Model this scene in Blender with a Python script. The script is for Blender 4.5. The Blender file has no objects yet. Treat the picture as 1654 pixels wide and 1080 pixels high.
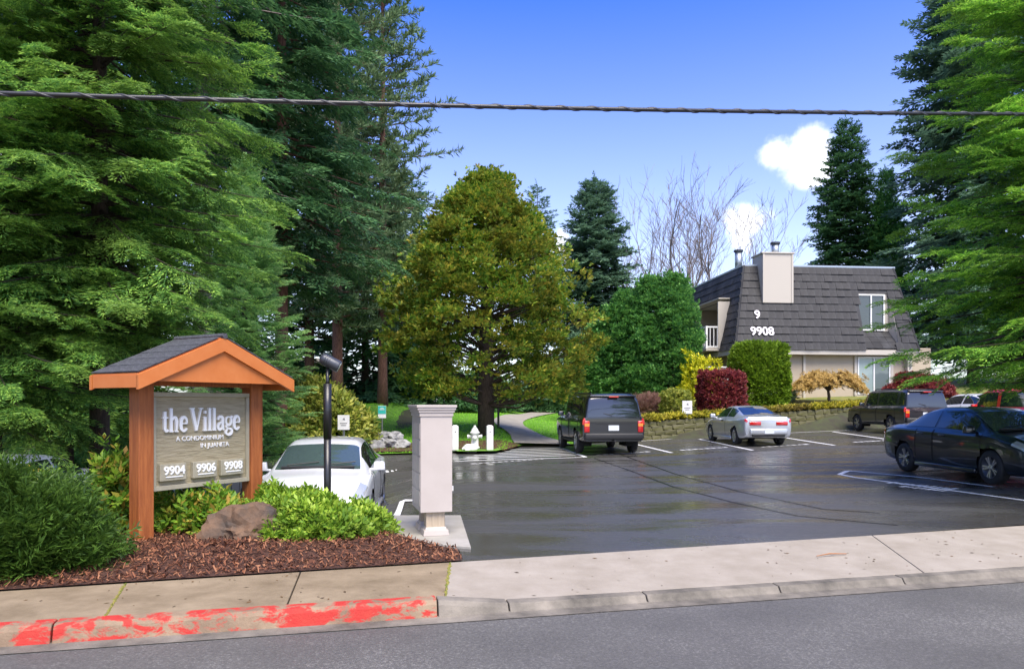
import bpy, bmesh, math, random
import numpy as np
from mathutils import Vector, Matrix
R = math.radians
SC = bpy.context.scene
COL = SC.collection

# ------------------------------------------------------------------ camera, sky, sun, exposure
FPX, CAM_H, HORIZ = 1200.0, 1.6, 651.0
cam = bpy.data.cameras.new('camera'); camo = bpy.data.objects.new('camera', cam); COL.objects.link(camo)
cam.sensor_width = 36; cam.lens = 36 * FPX / 1654
cam.shift_y = (HORIZ - 540) / 1654
cam.clip_start = .05; cam.clip_end = 3000
camo.location = (0, 0, CAM_H); camo.rotation_euler = (R(90), 0, 0)
SC.camera = camo
SUN_EL, SUN_AZ = R(58), R(160)          # azimuth clockwise from +Y: behind the camera, a little to its right
world = bpy.data.worlds.new('World'); SC.world = world; world.use_nodes = True
def build_world():
    nt = world.node_tree; N = nt.nodes; L = nt.links; N.clear()
    out = N.new('ShaderNodeOutputWorld'); bg = N.new('ShaderNodeBackground'); bg.inputs[1].default_value = SKY_STRENGTH
    sky = N.new('ShaderNodeTexSky'); sky.sky_type = 'NISHITA'; sky.sun_disc = False
    sky.sun_elevation = SUN_EL; sky.sun_rotation = SUN_AZ; sky.air_density = 1.0; sky.dust_density = 1.4; sky.ozone_density = 5.0
    tc = N.new('ShaderNodeTexCoord')
    def math_(op, a, b=None, c=None):
        m = N.new('ShaderNodeMath'); m.operation = op
        for i, v in enumerate((a, b, c)):
            if v is None: continue
            if hasattr(v, 'links') or hasattr(v, 'is_linked'): L.new(v, m.inputs[i])
            else: m.inputs[i].default_value = v
        return m.outputs[0]
    # drifting cumulus: soft noise field with a few dense cores
    nz = N.new('ShaderNodeTexNoise'); nz.inputs['Scale'].default_value = 20; nz.inputs['Detail'].default_value = 7; nz.inputs['Roughness'].default_value = .55
    L.new(tc.outputs['Generated'], nz.inputs['Vector'])
    acc = None
    for (px, py, rad) in [(1296, 254, .044), (1256, 244, .03), (1322, 276, .03), (1210, 362, .032), (1195, 385, .026),
                          (905, 400, .02), (20, 300, .06), (-300, 300, .2), (2100, 260, .2)]:
        d = Vector(((px - 827) / FPX, 1, (HORIZ - py) / FPX)).normalized()
        vm = N.new('ShaderNodeVectorMath'); vm.operation = 'DISTANCE'; vm.inputs[1].default_value = d
        L.new(tc.outputs['Generated'], vm.inputs[0])
        a = math_('DIVIDE', vm.outputs['Value'], rad)
        a = math_('SUBTRACT', 1.0, a)
        acc = a if acc is None else math_('MAXIMUM', acc, a)
    s = math_('ADD', acc, math_('MULTIPLY', math_('SUBTRACT', nz.outputs[0], .5), 2.3))
    mr = N.new('ShaderNodeMapRange'); mr.interpolation_type = 'SMOOTHSTEP'; mr.inputs[1].default_value = .02; mr.inputs[2].default_value = .8
    L.new(s, mr.inputs[0])
    mr.inputs[4].default_value = .9
    mx = N.new('ShaderNodeMix'); mx.data_type = 'RGBA'
    L.new(mr.outputs[0], mx.inputs[0])
    hs = N.new('ShaderNodeHueSaturation'); hs.inputs['Saturation'].default_value = SKY_SAT; hs.inputs['Hue'].default_value = .522
    sp = N.new('ShaderNodeSeparateXYZ'); L.new(tc.outputs['Generated'], sp.inputs[0])
    sm = N.new('ShaderNodeMapRange'); sm.inputs[1].default_value = .02; sm.inputs[2].default_value = .5; sm.inputs[3].default_value = .62; sm.inputs[4].default_value = 1.32; L.new(sp.outputs[2], sm.inputs[0]); L.new(sm.outputs[0], hs.inputs['Saturation'])
    L.new(sky.outputs[0], hs.inputs['Color'])
    L.new(hs.outputs[0], mx.inputs[6]); mx.inputs[7].default_value = CLOUD
    L.new(mx.outputs[2], bg.inputs[0]); L.new(bg.outputs[0], out.inputs[0])
SKY_STRENGTH = .145; SKY_SAT = 1.1; CLOUD = (6.0, 6.05, 6.2, 1)
build_world()
sun = bpy.data.lights.new('sun', 'SUN'); sun.energy = 2.9; sun.angle = R(40); sun.color = (1, .91, .77)
suno = bpy.data.objects.new('sun', sun); COL.objects.link(suno)
sd = Vector((math.sin(SUN_AZ) * math.cos(SUN_EL), math.cos(SUN_AZ) * math.cos(SUN_EL), math.sin(SUN_EL)))
suno.rotation_euler = (-sd).to_track_quat('-Z', 'Y').to_euler()
SC.view_settings.view_transform = 'Standard'; SC.view_settings.look = 'None'
SC.view_settings.exposure = 1.2; SC.view_settings.gamma = 1; SC.view_settings.use_curve_mapping = False

# ------------------------------------------------------------------ ground heights
def S(a, b, v):
    t = min(1, max(0, (v - a) / (b - a))); return t * t * (3 - 2 * t)
def lot_z(x, y):
    z = .0013 * max(0, x - 2) * max(0, y - 6)
    dip = .5 * S(1.3, 3.2, -x) + .3 * S(4, 9, -x)
    return z - dip * S(10.3, 11.6, y) * (1 - S(17, 23, y))
BACK = [(-60, 12), (-12, 20.5), (-4.5, 22.6), (-2.2, 23.7), (-.3, 24.4), (.35, 27.4), (2.1, 27.9), (3.0, 29), (5.07, 30), (15.9, 34), (24, 37), (60, 50)]
def back_y(x):
    for (a, b), (c, d) in zip(BACK, BACK[1:]):
        if x <= c: return b + (d - b) * (x - a) / (c - a)
    return BACK[-1][1]
def wall_top(x): return .82 + .058 * (x - 5.07)
def land_z(x, y):
    """lawn, banks and terrace behind the parking lot"""
    yb = back_y(x); dy = y - yb
    if dy <= 0: return lot_z(x, y)
    slope = .052 + .12 * S(4.5, 8.5, -x)
    left = lot_z(x, yb) + .03 + min(1.55, slope * dy)
    right = wall_top(x) + min(1.0, .1 * dy) + .02
    k = S(4.6, 5.6, x) if dy > .0 else 0
    return left * (1 - k) + right * k
def at(px, py, z=None):
    """ground point seen at a place of the photograph"""
    zz = 0 if z is None else z
    for _ in range(30):
        d = FPX * (CAM_H - zz) / max(1.0, py - HORIZ); x = (px - 827) / FPX * d
        if z is not None: break
        zz = .5 * zz + .5 * lot_z(x, d)
    return Vector((x, d, zz))

# ------------------------------------------------------------------ materials
MATS = {}
def mat(name, col, rough=.6, metal=0, col2=None, scale=8, detail=5, bump=0, bscale=None, coat=0, spec=.5, stretch=None, lo=.35, hi=.65, trans=0):
    if name in MATS: return MATS[name]
    m = bpy.data.materials.new(name); m.use_nodes = True; MATS[name] = m
    nt = m.node_tree; N = nt.nodes; L = nt.links; b = N['Principled BSDF']
    b.inputs['Base Color'].default_value = (*col, 1); b.inputs['Roughness'].default_value = rough; b.inputs['Metallic'].default_value = metal
    b.inputs['Specular IOR Level'].default_value = spec
    if coat: b.inputs['Coat Weight'].default_value = coat; b.inputs['Coat Roughness'].default_value = .04
    if trans: b.inputs['Transmission Weight'].default_value = trans
    if col2 or bump:
        tc = N.new('ShaderNodeTexCoord'); mp = N.new('ShaderNodeMapping'); L.new(tc.outputs['Object'], mp.inputs[0])
        if stretch: mp.inputs['Scale'].default_value = stretch
    if col2:
        n = N.new('ShaderNodeTexNoise'); n.inputs['Scale'].default_value = scale; n.inputs['Detail'].default_value = detail; n.inputs['Roughness'].default_value = .65
        L.new(mp.outputs[0], n.inputs['Vector'])
        r = N.new('ShaderNodeValToRGB'); r.color_ramp.elements[0].position = lo; r.color_ramp.elements[1].position = hi
        r.color_ramp.elements[0].color = (*col, 1); r.color_ramp.elements[1].color = (*col2, 1)
        L.new(n.outputs[0], r.inputs[0]); L.new(r.outputs[0], b.inputs['Base Color'])
    if bump:
        n2 = N.new('ShaderNodeTexNoise'); n2.inputs['Scale'].default_value = bscale or scale * 4; n2.inputs['Detail'].default_value = 4
        L.new(mp.outputs[0], n2.inputs['Vector'])
        bp = N.new('ShaderNodeBump'); bp.inputs['Strength'].default_value = bump; bp.inputs['Distance'].default_value = .02
        L.new(n2.outputs[0], bp.inputs['Height']); L.new(bp.outputs[0], b.inputs['Normal'])
    return m
def leafmat(name, cols, rough=.55, transl=.3, patch=None, k=1.45):
    """foliage: each leaf or twig takes its own tint; patch = second tint that comes in clumps"""
    m = bpy.data.materials.new(name); m.use_nodes = True
    nt = m.node_tree; N = nt.nodes; L = nt.links; b = N['Principled BSDF']; out = N['Material Output']
    g = N.new('ShaderNodeNewGeometry'); r = N.new('ShaderNodeValToRGB'); L.new(g.outputs['Random Per Island'], r.inputs[0])
    e = r.color_ramp.elements
    while len(e) < len(cols): e.new(.5)
    k = k if transl else 1.0
    cols = [tuple(v * k for v in c) for c in cols]
    for i, c in enumerate(cols): e[i].position = i / (len(cols) - 1); e[i].color = (*c, 1)
    colout = r.outputs[0]
    if patch:
        tc = N.new('ShaderNodeTexCoord'); nz = N.new('ShaderNodeTexNoise'); nz.inputs['Scale'].default_value = patch[1]; nz.inputs['Detail'].default_value = 3
        L.new(tc.outputs['Object'], nz.inputs['Vector'])
        mr = N.new('ShaderNodeMapRange'); mr.inputs[1].default_value = .42; mr.inputs[2].default_value = .62; mr.inputs[4].default_value = patch[2]; L.new(nz.outputs[0], mr.inputs[0])
        mx = N.new('ShaderNodeMix'); mx.data_type = 'RGBA'; L.new(mr.outputs[0], mx.inputs[0]); L.new(colout, mx.inputs[6]); mx.inputs[7].default_value = (*patch[0], 1)
        colout = mx.outputs[2]
    L.new(colout, b.inputs['Base Color']); b.inputs['Roughness'].default_value = rough; b.inputs['Specular IOR Level'].default_value = .3
    t = N.new('ShaderNodeBsdfTranslucent'); L.new(colout, t.inputs[0])
    ms = N.new('ShaderNodeMixShader'); ms.inputs[0].default_value = transl * 1.3
    L.new(b.outputs[0], ms.inputs[1]); L.new(t.outputs[0], ms.inputs[2]); L.new(ms.outputs[0], out.inputs[0])
    MATS[name] = m; return m

# ------------------------------------------------------------------ object helpers
def link(o, parent=None):
    COL.objects.link(o)
    if parent is not None: o.parent = parent
    return o
def tag(o, label=None, cat=None, group=None, kind=None):
    if label: o['label'] = label
    if cat: o['category'] = cat
    if group: o['group'] = group
    if kind: o['kind'] = kind
    return o
def empty(name, loc, rz=0, label=None, cat=None, group=None, kind=None):
    o = bpy.data.objects.new(name, None); o.empty_display_size = .2; link(o); o.location = loc; o.rotation_euler = (0, 0, rz)
    return tag(o, label, cat, group, kind)
class MB:
    def __init__(s): s.v = []; s.f = []
    def add(s, vs, fs):
        n = len(s.v); s.v += [tuple(v) for v in vs]; s.f += [tuple(i + n for i in f) for f in fs]; return s
    def box(s, c, d, rz=0, taper=1.0):
        x, y, z = d[0] / 2, d[1] / 2, d[2] / 2; ca, sa = math.cos(rz), math.sin(rz); vs = []
        for k in (-1, 1):
            t = taper if k > 0 else 1
            for i, j in ((-1, -1), (1, -1), (1, 1), (-1, 1)):
                a, b = i * x * t, j * y * t
                vs.append((c[0] + a * ca - b * sa, c[1] + a * sa + b * ca, c[2] + k * z))
        return s.add(vs, [(3, 2, 1, 0), (4, 5, 6, 7), (0, 1, 5, 4), (1, 2, 6, 5), (2, 3, 7, 6), (3, 0, 4, 7)])
    def tube(s, pts, rads, n=8, cap=True):
        pts = [Vector(p) for p in pts]; rings = []
        for i, p in enumerate(pts):
            t = (pts[min(i + 1, len(pts) - 1)] - pts[max(i - 1, 0)]).normalized()
            ref = Vector((0, 0, 1)) if abs(t.z) < .9 else Vector((1, 0, 0))
            a = t.cross(ref).normalized(); b = t.cross(a)
            r = rads[i] if hasattr(rads, '__len__') else rads
            rings.append([p + (a * math.cos(2 * math.pi * k / n) + b * math.sin(2 * math.pi * k / n)) * r for k in range(n)])
        vs = [v for r in rings for v in r]; fs = []
        for i in range(len(pts) - 1):
            for k in range(n):
                fs.append((i * n + k, i * n + (k + 1) % n, (i + 1) * n + (k + 1) % n, (i + 1) * n + k))
        if cap: fs.append(tuple(range(n - 1, -1, -1))); fs.append(tuple((len(pts) - 1) * n + k for k in range(n)))
        return s.add(vs, fs)
    def lathe(s, prof, n=20, c=(0, 0, 0), axis='z', cap=True):
        vs = []; fs = []
        for r, z in prof:
            for k in range(n):
                a = 2 * math.pi * k / n; p = (r * math.cos(a), r * math.sin(a), z)
                if axis == 'y': p = (p[0], p[2], p[1])
                vs.append((p[0] + c[0], p[1] + c[1], p[2] + c[2]))
        for i in range(len(prof) - 1):
            for k in range(n): fs.append((i * n + k, i * n + (k + 1) % n, (i + 1) * n + (k + 1) % n, (i + 1) * n + k))
        if cap: fs.append(tuple(range(n - 1, -1, -1))); fs.append(tuple((len(prof) - 1) * n + k for k in range(n)))
        return s.add(vs, fs)
    def prism(s, poly, z0, z1):
        n = len(poly); vs = [(p[0], p[1], z0) for p in poly] + [(p[0], p[1], z1) for p in poly]
        return s.add(vs, [tuple(range(n - 1, -1, -1)), tuple(range(n, 2 * n))] + [(i, (i + 1) % n, n + (i + 1) % n, n + i) for i in range(n)])
    def mesh(s, name, m=None, smooth=False):
        me = bpy.data.meshes.new(name); me.from_pydata(s.v, [], s.f)
        bm = bmesh.new(); bm.from_mesh(me); bmesh.ops.recalc_face_normals(bm, faces=bm.faces); bm.to_mesh(me); bm.free()
        if m: me.materials.append(m)
        if smooth: me.polygons.foreach_set('use_smooth', [True] * len(me.polygons))
        return me
    def build(s, name, m, parent=None, smooth=False, bevel=0):
        o = bpy.data.objects.new(name, s.mesh(name, m, smooth)); link(o, parent)
        if bevel:
            b = o.modifiers.new('bevel', 'BEVEL'); b.width = bevel; b.segments = 2; b.limit_method = 'ANGLE'
        return o
def np_mesh(name, V, nper, m, smooth=False):
    """V (N, nper, 3): loose polygons with nper corners"""
    V = np.ascontiguousarray(V, dtype=np.float32); n = V.shape[0]
    me = bpy.data.meshes.new(name); me.vertices.add(n * nper); me.vertices.foreach_set('co', V.ravel())
    me.loops.add(n * nper); me.loops.foreach_set('vertex_index', np.arange(n * nper, dtype=np.int32))
    me.polygons.add(n); me.polygons.foreach_set('loop_start', np.arange(0, n * nper, nper, dtype=np.int32))
    me.polygons.foreach_set('loop_total', np.full(n, nper, dtype=np.int32))
    if smooth: me.polygons.foreach_set('use_smooth', np.ones(n, dtype=bool))
    me.materials.append(m); me.update(calc_edges=True); return me
def sheet(name, poly, step, zf, m, parent=None, dz=0):
    """a ground sheet with a clean outline, cut on a grid so that it follows the land"""
    bm = bmesh.new(); vs = [bm.verts.new((p[0], p[1], 0)) for p in poly]; bm.faces.new(vs)
    for ax in (0, 1):
        lo = min(p[ax] for p in poly); hi = max(p[ax] for p in poly); k = math.ceil(lo / step)
        while k * step < hi:
            no = (1, 0, 0) if ax == 0 else (0, 1, 0); co = (k * step, 0, 0) if ax == 0 else (0, k * step, 0)
            bmesh.ops.bisect_plane(bm, geom=bm.verts[:] + bm.edges[:] + bm.faces[:], plane_co=co, plane_no=no); k += 1
    for v in bm.verts: v.co.z = zf(v.co.x, v.co.y) + dz
    bmesh.ops.recalc_face_normals(bm, faces=bm.faces)
    if sum(f.normal.z for f in bm.faces) < 0: bmesh.ops.reverse_faces(bm, faces=bm.faces)
    me = bpy.data.meshes.new(name); bm.to_mesh(me); bm.free(); me.materials.append(m)
    me.polygons.foreach_set('use_smooth', [True] * len(me.polygons))
    return link(bpy.data.objects.new(name, me), parent)

# ------------------------------------------------------------------ ground materials
def asphalt_wet():
    m = mat('wet_asphalt', (.022, .023, .026), .3); nt = m.node_tree; N = nt.nodes; L = nt.links; b = N['Principled BSDF']
    tc = N.new('ShaderNodeTexCoord'); mp = N.new('ShaderNodeMapping'); mp.inputs['Scale'].default_value = (.22, .7, 1); mp.inputs['Rotation'].default_value = (0, 0, R(-14)); L.new(tc.outputs['Object'], mp.inputs[0])
    n = N.new('ShaderNodeTexNoise'); n.inputs['Scale'].default_value = 1.3; n.inputs['Detail'].default_value = 6; n.inputs['Roughness'].default_value = .62; n.inputs['Distortion'].default_value = .6; L.new(mp.outputs[0], n.inputs['Vector'])
    r = N.new('ShaderNodeMapRange'); r.inputs[1].default_value = .36; r.inputs[2].default_value = .62; r.inputs[3].default_value = .1; r.inputs[4].default_value = .48; L.new(n.outputs[0], r.inputs[0]); L.new(r.outputs[0], b.inputs['Roughness'])
    f = N.new('ShaderNodeTexNoise'); f.inputs['Scale'].default_value = 90; f.inputs['Detail'].default_value = 3; L.new(tc.outputs['Object'], f.inputs['Vector'])
    cr = N.new('ShaderNodeValToRGB'); cr.color_ramp.elements[0].position = .38; cr.color_ramp.elements[1].position = .72
    cr.color_ramp.elements[0].color = (.03, .029, .026, 1); cr.color_ramp.elements[1].color = (.125, .12, .108, 1); L.new(f.outputs[0], cr.inputs[0]); L.new(cr.outputs[0], b.inputs['Base Color'])
    bs = N.new('ShaderNodeMapRange'); bs.inputs[1].default_value = .36; bs.inputs[2].default_value = .62; bs.inputs[3].default_value = .1; bs.inputs[4].default_value = .6; L.new(n.outputs[0], bs.inputs[0])
    bp = N.new('ShaderNodeBump'); bp.inputs['Distance'].default_value = .006; L.new(bs.outputs[0], bp.inputs['Strength']); L.new(f.outputs[0], bp.inputs['Height']); L.new(bp.outputs[0], b.inputs['Normal'])
    b.inputs['Specular IOR Level'].default_value = .6
    return m
def asphalt_street():
    m = mat('street_asphalt', (.06, .06, .062), .62); nt = m.node_tree; N = nt.nodes; L = nt.links; b = N['Principled BSDF']
    tc = N.new('ShaderNodeTexCoord'); v = N.new('ShaderNodeTexVoronoi'); v.inputs['Scale'].default_value = 75; L.new(tc.outputs['Object'], v.inputs['Vector'])
    f = N.new('ShaderNodeTexNoise'); f.inputs['Scale'].default_value = 55; f.inputs['Detail'].default_value = 6; f.inputs['Roughness'].default_value = .75; L.new(tc.outputs['Object'], f.inputs['Vector'])
    big = N.new('ShaderNodeTexNoise'); big.inputs['Scale'].default_value = .8; big.inputs['Detail'].default_value = 4; L.new(tc.outputs['Object'], big.inputs['Vector'])
    a = N.new('ShaderNodeMath'); a.operation = 'MULTIPLY_ADD'; a.inputs[1].default_value = .35; L.new(big.outputs[0], a.inputs[0]); L.new(f.outputs[0], a.inputs[2])
    cr = N.new('ShaderNodeValToRGB'); e = cr.color_ramp.elements; e[0].position = .45; e[0].color = (.055, .052, .046, 1); e[1].position = .95; e[1].color = (.3, .29, .26, 1)
    q = e.new(.74); q.color = (.112, .107, .096, 1)
    L.new(a.outputs[0], cr.inputs[0]); L.new(cr.outputs[0], b.inputs['Base Color'])
    bp = N.new('ShaderNodeBump'); bp.inputs['Strength'].default_value = .6; bp.inputs['Distance'].default_value = .008; L.new(f.outputs[0], bp.inputs['Height']); L.new(bp.outputs[0], b.inputs['Normal'])
    return m
def concrete(name, c1, c2, moss=None):
    m = mat(name, c1, .8, col2=c2, scale=2.2, detail=9, bump=.25, bscale=60, lo=.3, hi=.7); return m
M_LOT = asphalt_wet(); M_STREET = asphalt_street()
M_WALK = concrete('walk_concrete', (.15, .11, .06), (.29, .225, .14))
M_APRON = concrete('apron_concrete', (.25, .215, .165), (.34, .3, .245))
M_KERB = concrete('kerb_concrete', (.05, .045, .035), (.25, .22, .175))
M_PAD = concrete('pad_concrete', (.26, .245, .2), (.36, .34, .3))
M_PATH = concrete('path_concrete', (.24, .22, .19), (.34, .32, .28))
def kerb_red():
    m = concrete('red_painted_kerb', (.14, .09, .055), (.33, .24, .15)); nt = m.node_tree; N = nt.nodes; L = nt.links; b = N['Principled BSDF']
    base = b.inputs['Base Color'].links[0].from_socket
    tc = N.new('ShaderNodeTexCoord'); mp = N.new('ShaderNodeMapping'); mp.inputs['Scale'].default_value = (1.7, 1.7, 3.2); L.new(tc.outputs['Object'], mp.inputs[0])
    n = N.new('ShaderNodeTexNoise'); n.inputs['Scale'].default_value = 2.6; n.inputs['Detail'].default_value = 9; n.inputs['Roughness'].default_value = .66; n.inputs['Distortion'].default_value = .4; L.new(mp.outputs[0], n.inputs['Vector'])
    mr = N.new('ShaderNodeMapRange'); mr.inputs[1].default_value = .455; mr.inputs[2].default_value = .53; L.new(n.outputs[0], mr.inputs[0])
    n2 = N.new('ShaderNodeTexNoise'); n2.inputs['Scale'].default_value = 7; n2.inputs['Detail'].default_value = 6; L.new(mp.outputs[0], n2.inputs['Vector'])
    fade = N.new('ShaderNodeMix'); fade.data_type = 'RGBA'; fade.inputs[6].default_value = (.4, .01, .01, 1); fade.inputs[7].default_value = (.42, .045, .025, 1); L.new(n2.outputs[0], fade.inputs[0])
    mx = N.new('ShaderNodeMix'); mx.data_type = 'RGBA'; L.new(mr.outputs[0], mx.inputs[0]); L.new(base, mx.inputs[6]); L.new(fade.outputs[2], mx.inputs[7]); L.new(mx.outputs[2], b.inputs['Base Color'])
    return m
M_KRED = kerb_red()
M_LAWN = mat('lawn', (.07, .2, .012), .8, col2=(.16, .34, .025), scale=3, detail=8, bump=.8, bscale=60)
M_SOIL = mat('soil', (.035, .03, .018), .9, col2=(.05, .06, .02), scale=2, bump=.5)
M_MULCH = mat('mulch_base', (.035, .014, .008), .85, col2=(.1, .04, .02), scale=22, detail=8, bump=1, bscale=60)
M_PAINT = mat('line_paint', (.62, .62, .6), .5, col2=(.8, .8, .78), scale=14)
M_WHITE = mat('white_paint', (.66, .66, .64), .45, col2=(.56, .56, .53), scale=5)
M_SEAM = mat('crack_sealer', (.008, .008, .009), .25)

# ------------------------------------------------------------------ ground, street, sidewalk, lot
def big_ground():
    xs = [-400, -200, -120, -80] + list(range(-60, 62, 3)) + [80, 120, 200, 400]; ys = [-200, -80, -30] + list(range(-10, 90, 2)) + [100, 130, 200, 400, 900]
    vs = [(x, y, (land_z(x, y) if y > 11 else -.05) - (.14 if y > 11 else .12)) for y in ys for x in xs]; w = len(xs)
    fs = [(j * w + i, j * w + i + 1, (j + 1) * w + i + 1, (j + 1) * w + i) for j in range(len(ys) - 1) for i in range(w - 1)]
    mb = MB(); mb.add(vs, fs); return tag(mb.build('ground', M_SOIL, None, True), kind='structure')
big_ground()
def kerb_y(x): return 6.02 + .245 * (x + .59)
def walk_y(x): return 7.47 + .308 * (x + .54)
tag(sheet('street', [(-60, -40), (60, -40), (60, kerb_y(60) + .1), (-60, kerb_y(-60) + .1)], 40, lambda x, y: -.135, M_STREET), kind='structure')
lot_poly = [(-30, walk_y(-30) + .02)] + [(x, walk_y(x) - .01) for x in (-12, -.54, 8, 30)] + [(40, 43)] + [(x, y + .03) for x, y in BACK[::-1] if -30 < x < 40] + [(-30, 15.8)]
lot = tag(sheet('parking_lot', lot_poly, .8, lot_z, M_LOT), kind='structure')
walk = empty('sidewalk', (0, 0, 0), kind='structure')
def walk_edge_z(x): return -.07 * S(-.75, -.35, x)
def slab(x0, x1, xb0, xb1, m, n=10):
    """one concrete slab between two joints: x0..x1 on the kerb side, xb0..xb1 on the back edge"""
    mb = MB(); g = .006; vs = []
    for k in range(n + 1):
        a = x0 + g + (x1 - x0 - 2 * g) * k / n; b = xb0 + g + (xb1 - xb0 - 2 * g) * k / n
        ya = kerb_y(a) + .15; yb = walk_y(b); ze = walk_edge_z(a)
        for j in range(5):
            t = j / 4; vs.append((a + (b - a) * t, ya + (yb - ya) * t, ze * (1 - t) + .008))
    fs = [(k * 5 + j, k * 5 + j + 1, (k + 1) * 5 + j + 1, (k + 1) * 5 + j) for k in range(n) for j in range(4)]
    top = len(vs); vs += [(v[0], v[1], v[2] - .1) for v in vs]
    ring = [k * 5 for k in range(n + 1)] + [n * 5 + j for j in range(1, 5)] + [k * 5 + 4 for k in range(n - 1, -1, -1)] + [j for j in range(3, 0, -1)]
    fs += [(ring[i], ring[(i + 1) % len(ring)], ring[(i + 1) % len(ring)] + top, ring[i] + top) for i in range(len(ring))]
    mb.add(vs, fs); return mb.build('slab', m, walk, False, .006)
slab(-12, -3.05, -12, -3.42, M_WALK, 20); slab(-3.05, -1.78, -3.42, -2.0, M_WALK); slab(-1.78, -.56, -2.0, -.62, M_WALK)
slab(-.56, 4.05, -.62, 4.35, M_APRON, 24); slab(4.05, 9, 4.35, 9.3, M_APRON); slab(9, 22, 9.3, 22.5, M_APRON)
M_MOSS = mat('joint_moss', (.12, .15, .02), .9, col2=(.25, .2, .04), scale=20)
for (xa, xb, w) in ((-.56, -.62, .03), (-3.05, -3.42, .02)):
    mb = MB(); rr = random.Random(3)
    for k in range(26):
        t = k / 25; x = xa + (xb - xa) * t; y = kerb_y(xa) + .16 + (walk_y(xb) - kerb_y(xa) - .18) * t
        s = w * rr.uniform(.4, 1.2); mb.box((x + rr.uniform(-.008, .008), y, .006 + walk_edge_z(x) * (1 - t)), (s, .06, .012), rr.uniform(-.3, .3), .6)
    mb.build('joint_moss', M_MOSS, walk)['kind'] = 'stuff'
kerb = empty('kerb', (0, 0, 0), kind='structure')
def kerb_stone(x0, x1, m, h0, h1):
    mb = MB(); n = 10; vs = []; g = .006
    for k in range(n + 1):
        x = x0 + g + (x1 - x0 - 2 * g) * k / n; y = kerb_y(x); h = h0 + (h1 - h0) * k / n
        prof = [(-.03, -.2), (-.012, -.13), (.012, h - .035), (.035, h), (.152, h + .006), (.152, -.2)]
        vs += [(x - p * .24, y + p, z) for p, z in prof]
    fs = [(k * 6 + j, k * 6 + j + 1, (k + 1) * 6 + j + 1, (k + 1) * 6 + j) for k in range(n) for j in range(5)]
    fs += [tuple(range(6)), tuple(n * 6 + j for j in range(5, -1, -1))]
    mb.add(vs, fs); return mb.build('kerb_stone', m, kerb, False, .008)
for a, b, m, h0, h1 in ((-12, -6.2, M_KRED, .004, .004), (-6.2, -3.32, M_KRED, .004, .004), (-3.32, -.6, M_KRED, .004, .004), (-.6, -.02, M_KERB, .0, -.062),
                        (-.02, 1.18, M_KERB, -.066, -.07), (1.18, 2.45, M_KERB, -.07, -.07), (2.45, 3.75, M_KERB, -.07, -.07), (3.75, 7, M_KERB, -.07, -.07), (7, 20, M_KERB, -.07, -.07)):
    kerb_stone(a, b, m, h0, h1)
mb = MB(); pts = [(-12 + k * .5) for k in range(60)]
mb.add([p for x in pts for p in ((x + .04, kerb_y(x) - .17, -.129), (x, kerb_y(x) + .02, -.125))], [(2 * i, 2 * i + 2, 2 * i + 3, 2 * i + 1) for i in range(len(pts) - 1)])
mb.build('gutter_strip', M_KERB, kerb)
# painted stall lines: strips on the asphalt, given by their ends in the photograph
def line(a, b, w=.1, name='painted_line', m=M_PAINT, dz=.005):
    a = Vector(a).to_2d(); b = Vector(b).to_2d(); d = (b - a); n = max(1, int(d.length / .6)); p = Vector((-d.y, d.x)).normalized() * w / 2; mb = MB(); vs = []
    for k in range(n + 1):
        c = a + d * k / n
        for q in (c + p, c - p): vs.append((q.x, q.y, lot_z(q.x, q.y) + dz))
    mb.add(vs, [(2 * k, 2 * k + 1, 2 * k + 3, 2 * k + 2) for k in range(n)]); return mb.build(name, m, lot)
def pline(pts, w=.1, **k):
    for a, b in zip(pts, pts[1:]): line(at(*a), at(*b), w, **k)
pline([(1700, 814), (1560, 795), (1382, 771), (1356, 766), (1370, 760)], .11); pline([(1370, 760), (1480, 770), (1605, 786)], .1)
pline([(1130, 709), (1216, 727)], .12); pline([(1264, 706), (1348, 719)], .12); pline([(1345, 697), (1432, 709)], .12); pline([(1022, 716), (1085, 731)], .12)
pline([(1035, 712), (1150, 704), (1270, 699), (1385, 694)], .1)
pline([(640, 834), (650, 808), (672, 808)], .1)
pline([(735, 745), (946, 738)], .13); pline([(905, 722), (946, 738)], .12)
for k in range(6):
    t = k / 6; pline([(742 + 30 * t + 40 * t, 741 - 17 * t), (930 - 25 * t, 735 - 14 * t)], .14 - .02 * t)
rr = random.Random(5)
def stencil(p0, p1, n, w=.22):                                      # worn stencilled letters in front of the stalls
    a, b = at(*p0), at(*p1)
    for k in range(n):
        c = a.lerp(b, (k + .5) / n); l = (b - a).length / n * rr.uniform(.45, .8); u = (b - a).normalized() * l / 2
        line(c - u, c + u, w * rr.uniform(.5, 1), 'stencil_mark')
stencil((1098, 727), (1176, 722), 8); stencil((1228, 722), (1306, 717), 8); stencil((1378, 714), (1432, 711), 6); stencil((962, 735), (1050, 729), 9)
stencil((612, 762), (655, 758), 5, .3); stencil((760, 749), (880, 741), 12, .14); stencil((1436, 779), (1545, 790), 10, .3); stencil((1455, 785), (1530, 793), 7, .25)
for pts in ([(960, 740), (1010, 757), (1085, 785), (1180, 810), (1290, 833), (1450, 848)], [(1000, 733), (1090, 765), (1200, 795), (1330, 822), (1420, 828)]):
    pline(pts, .05, name='sealed_crack', m=M_SEAM, dz=.004)

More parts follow.
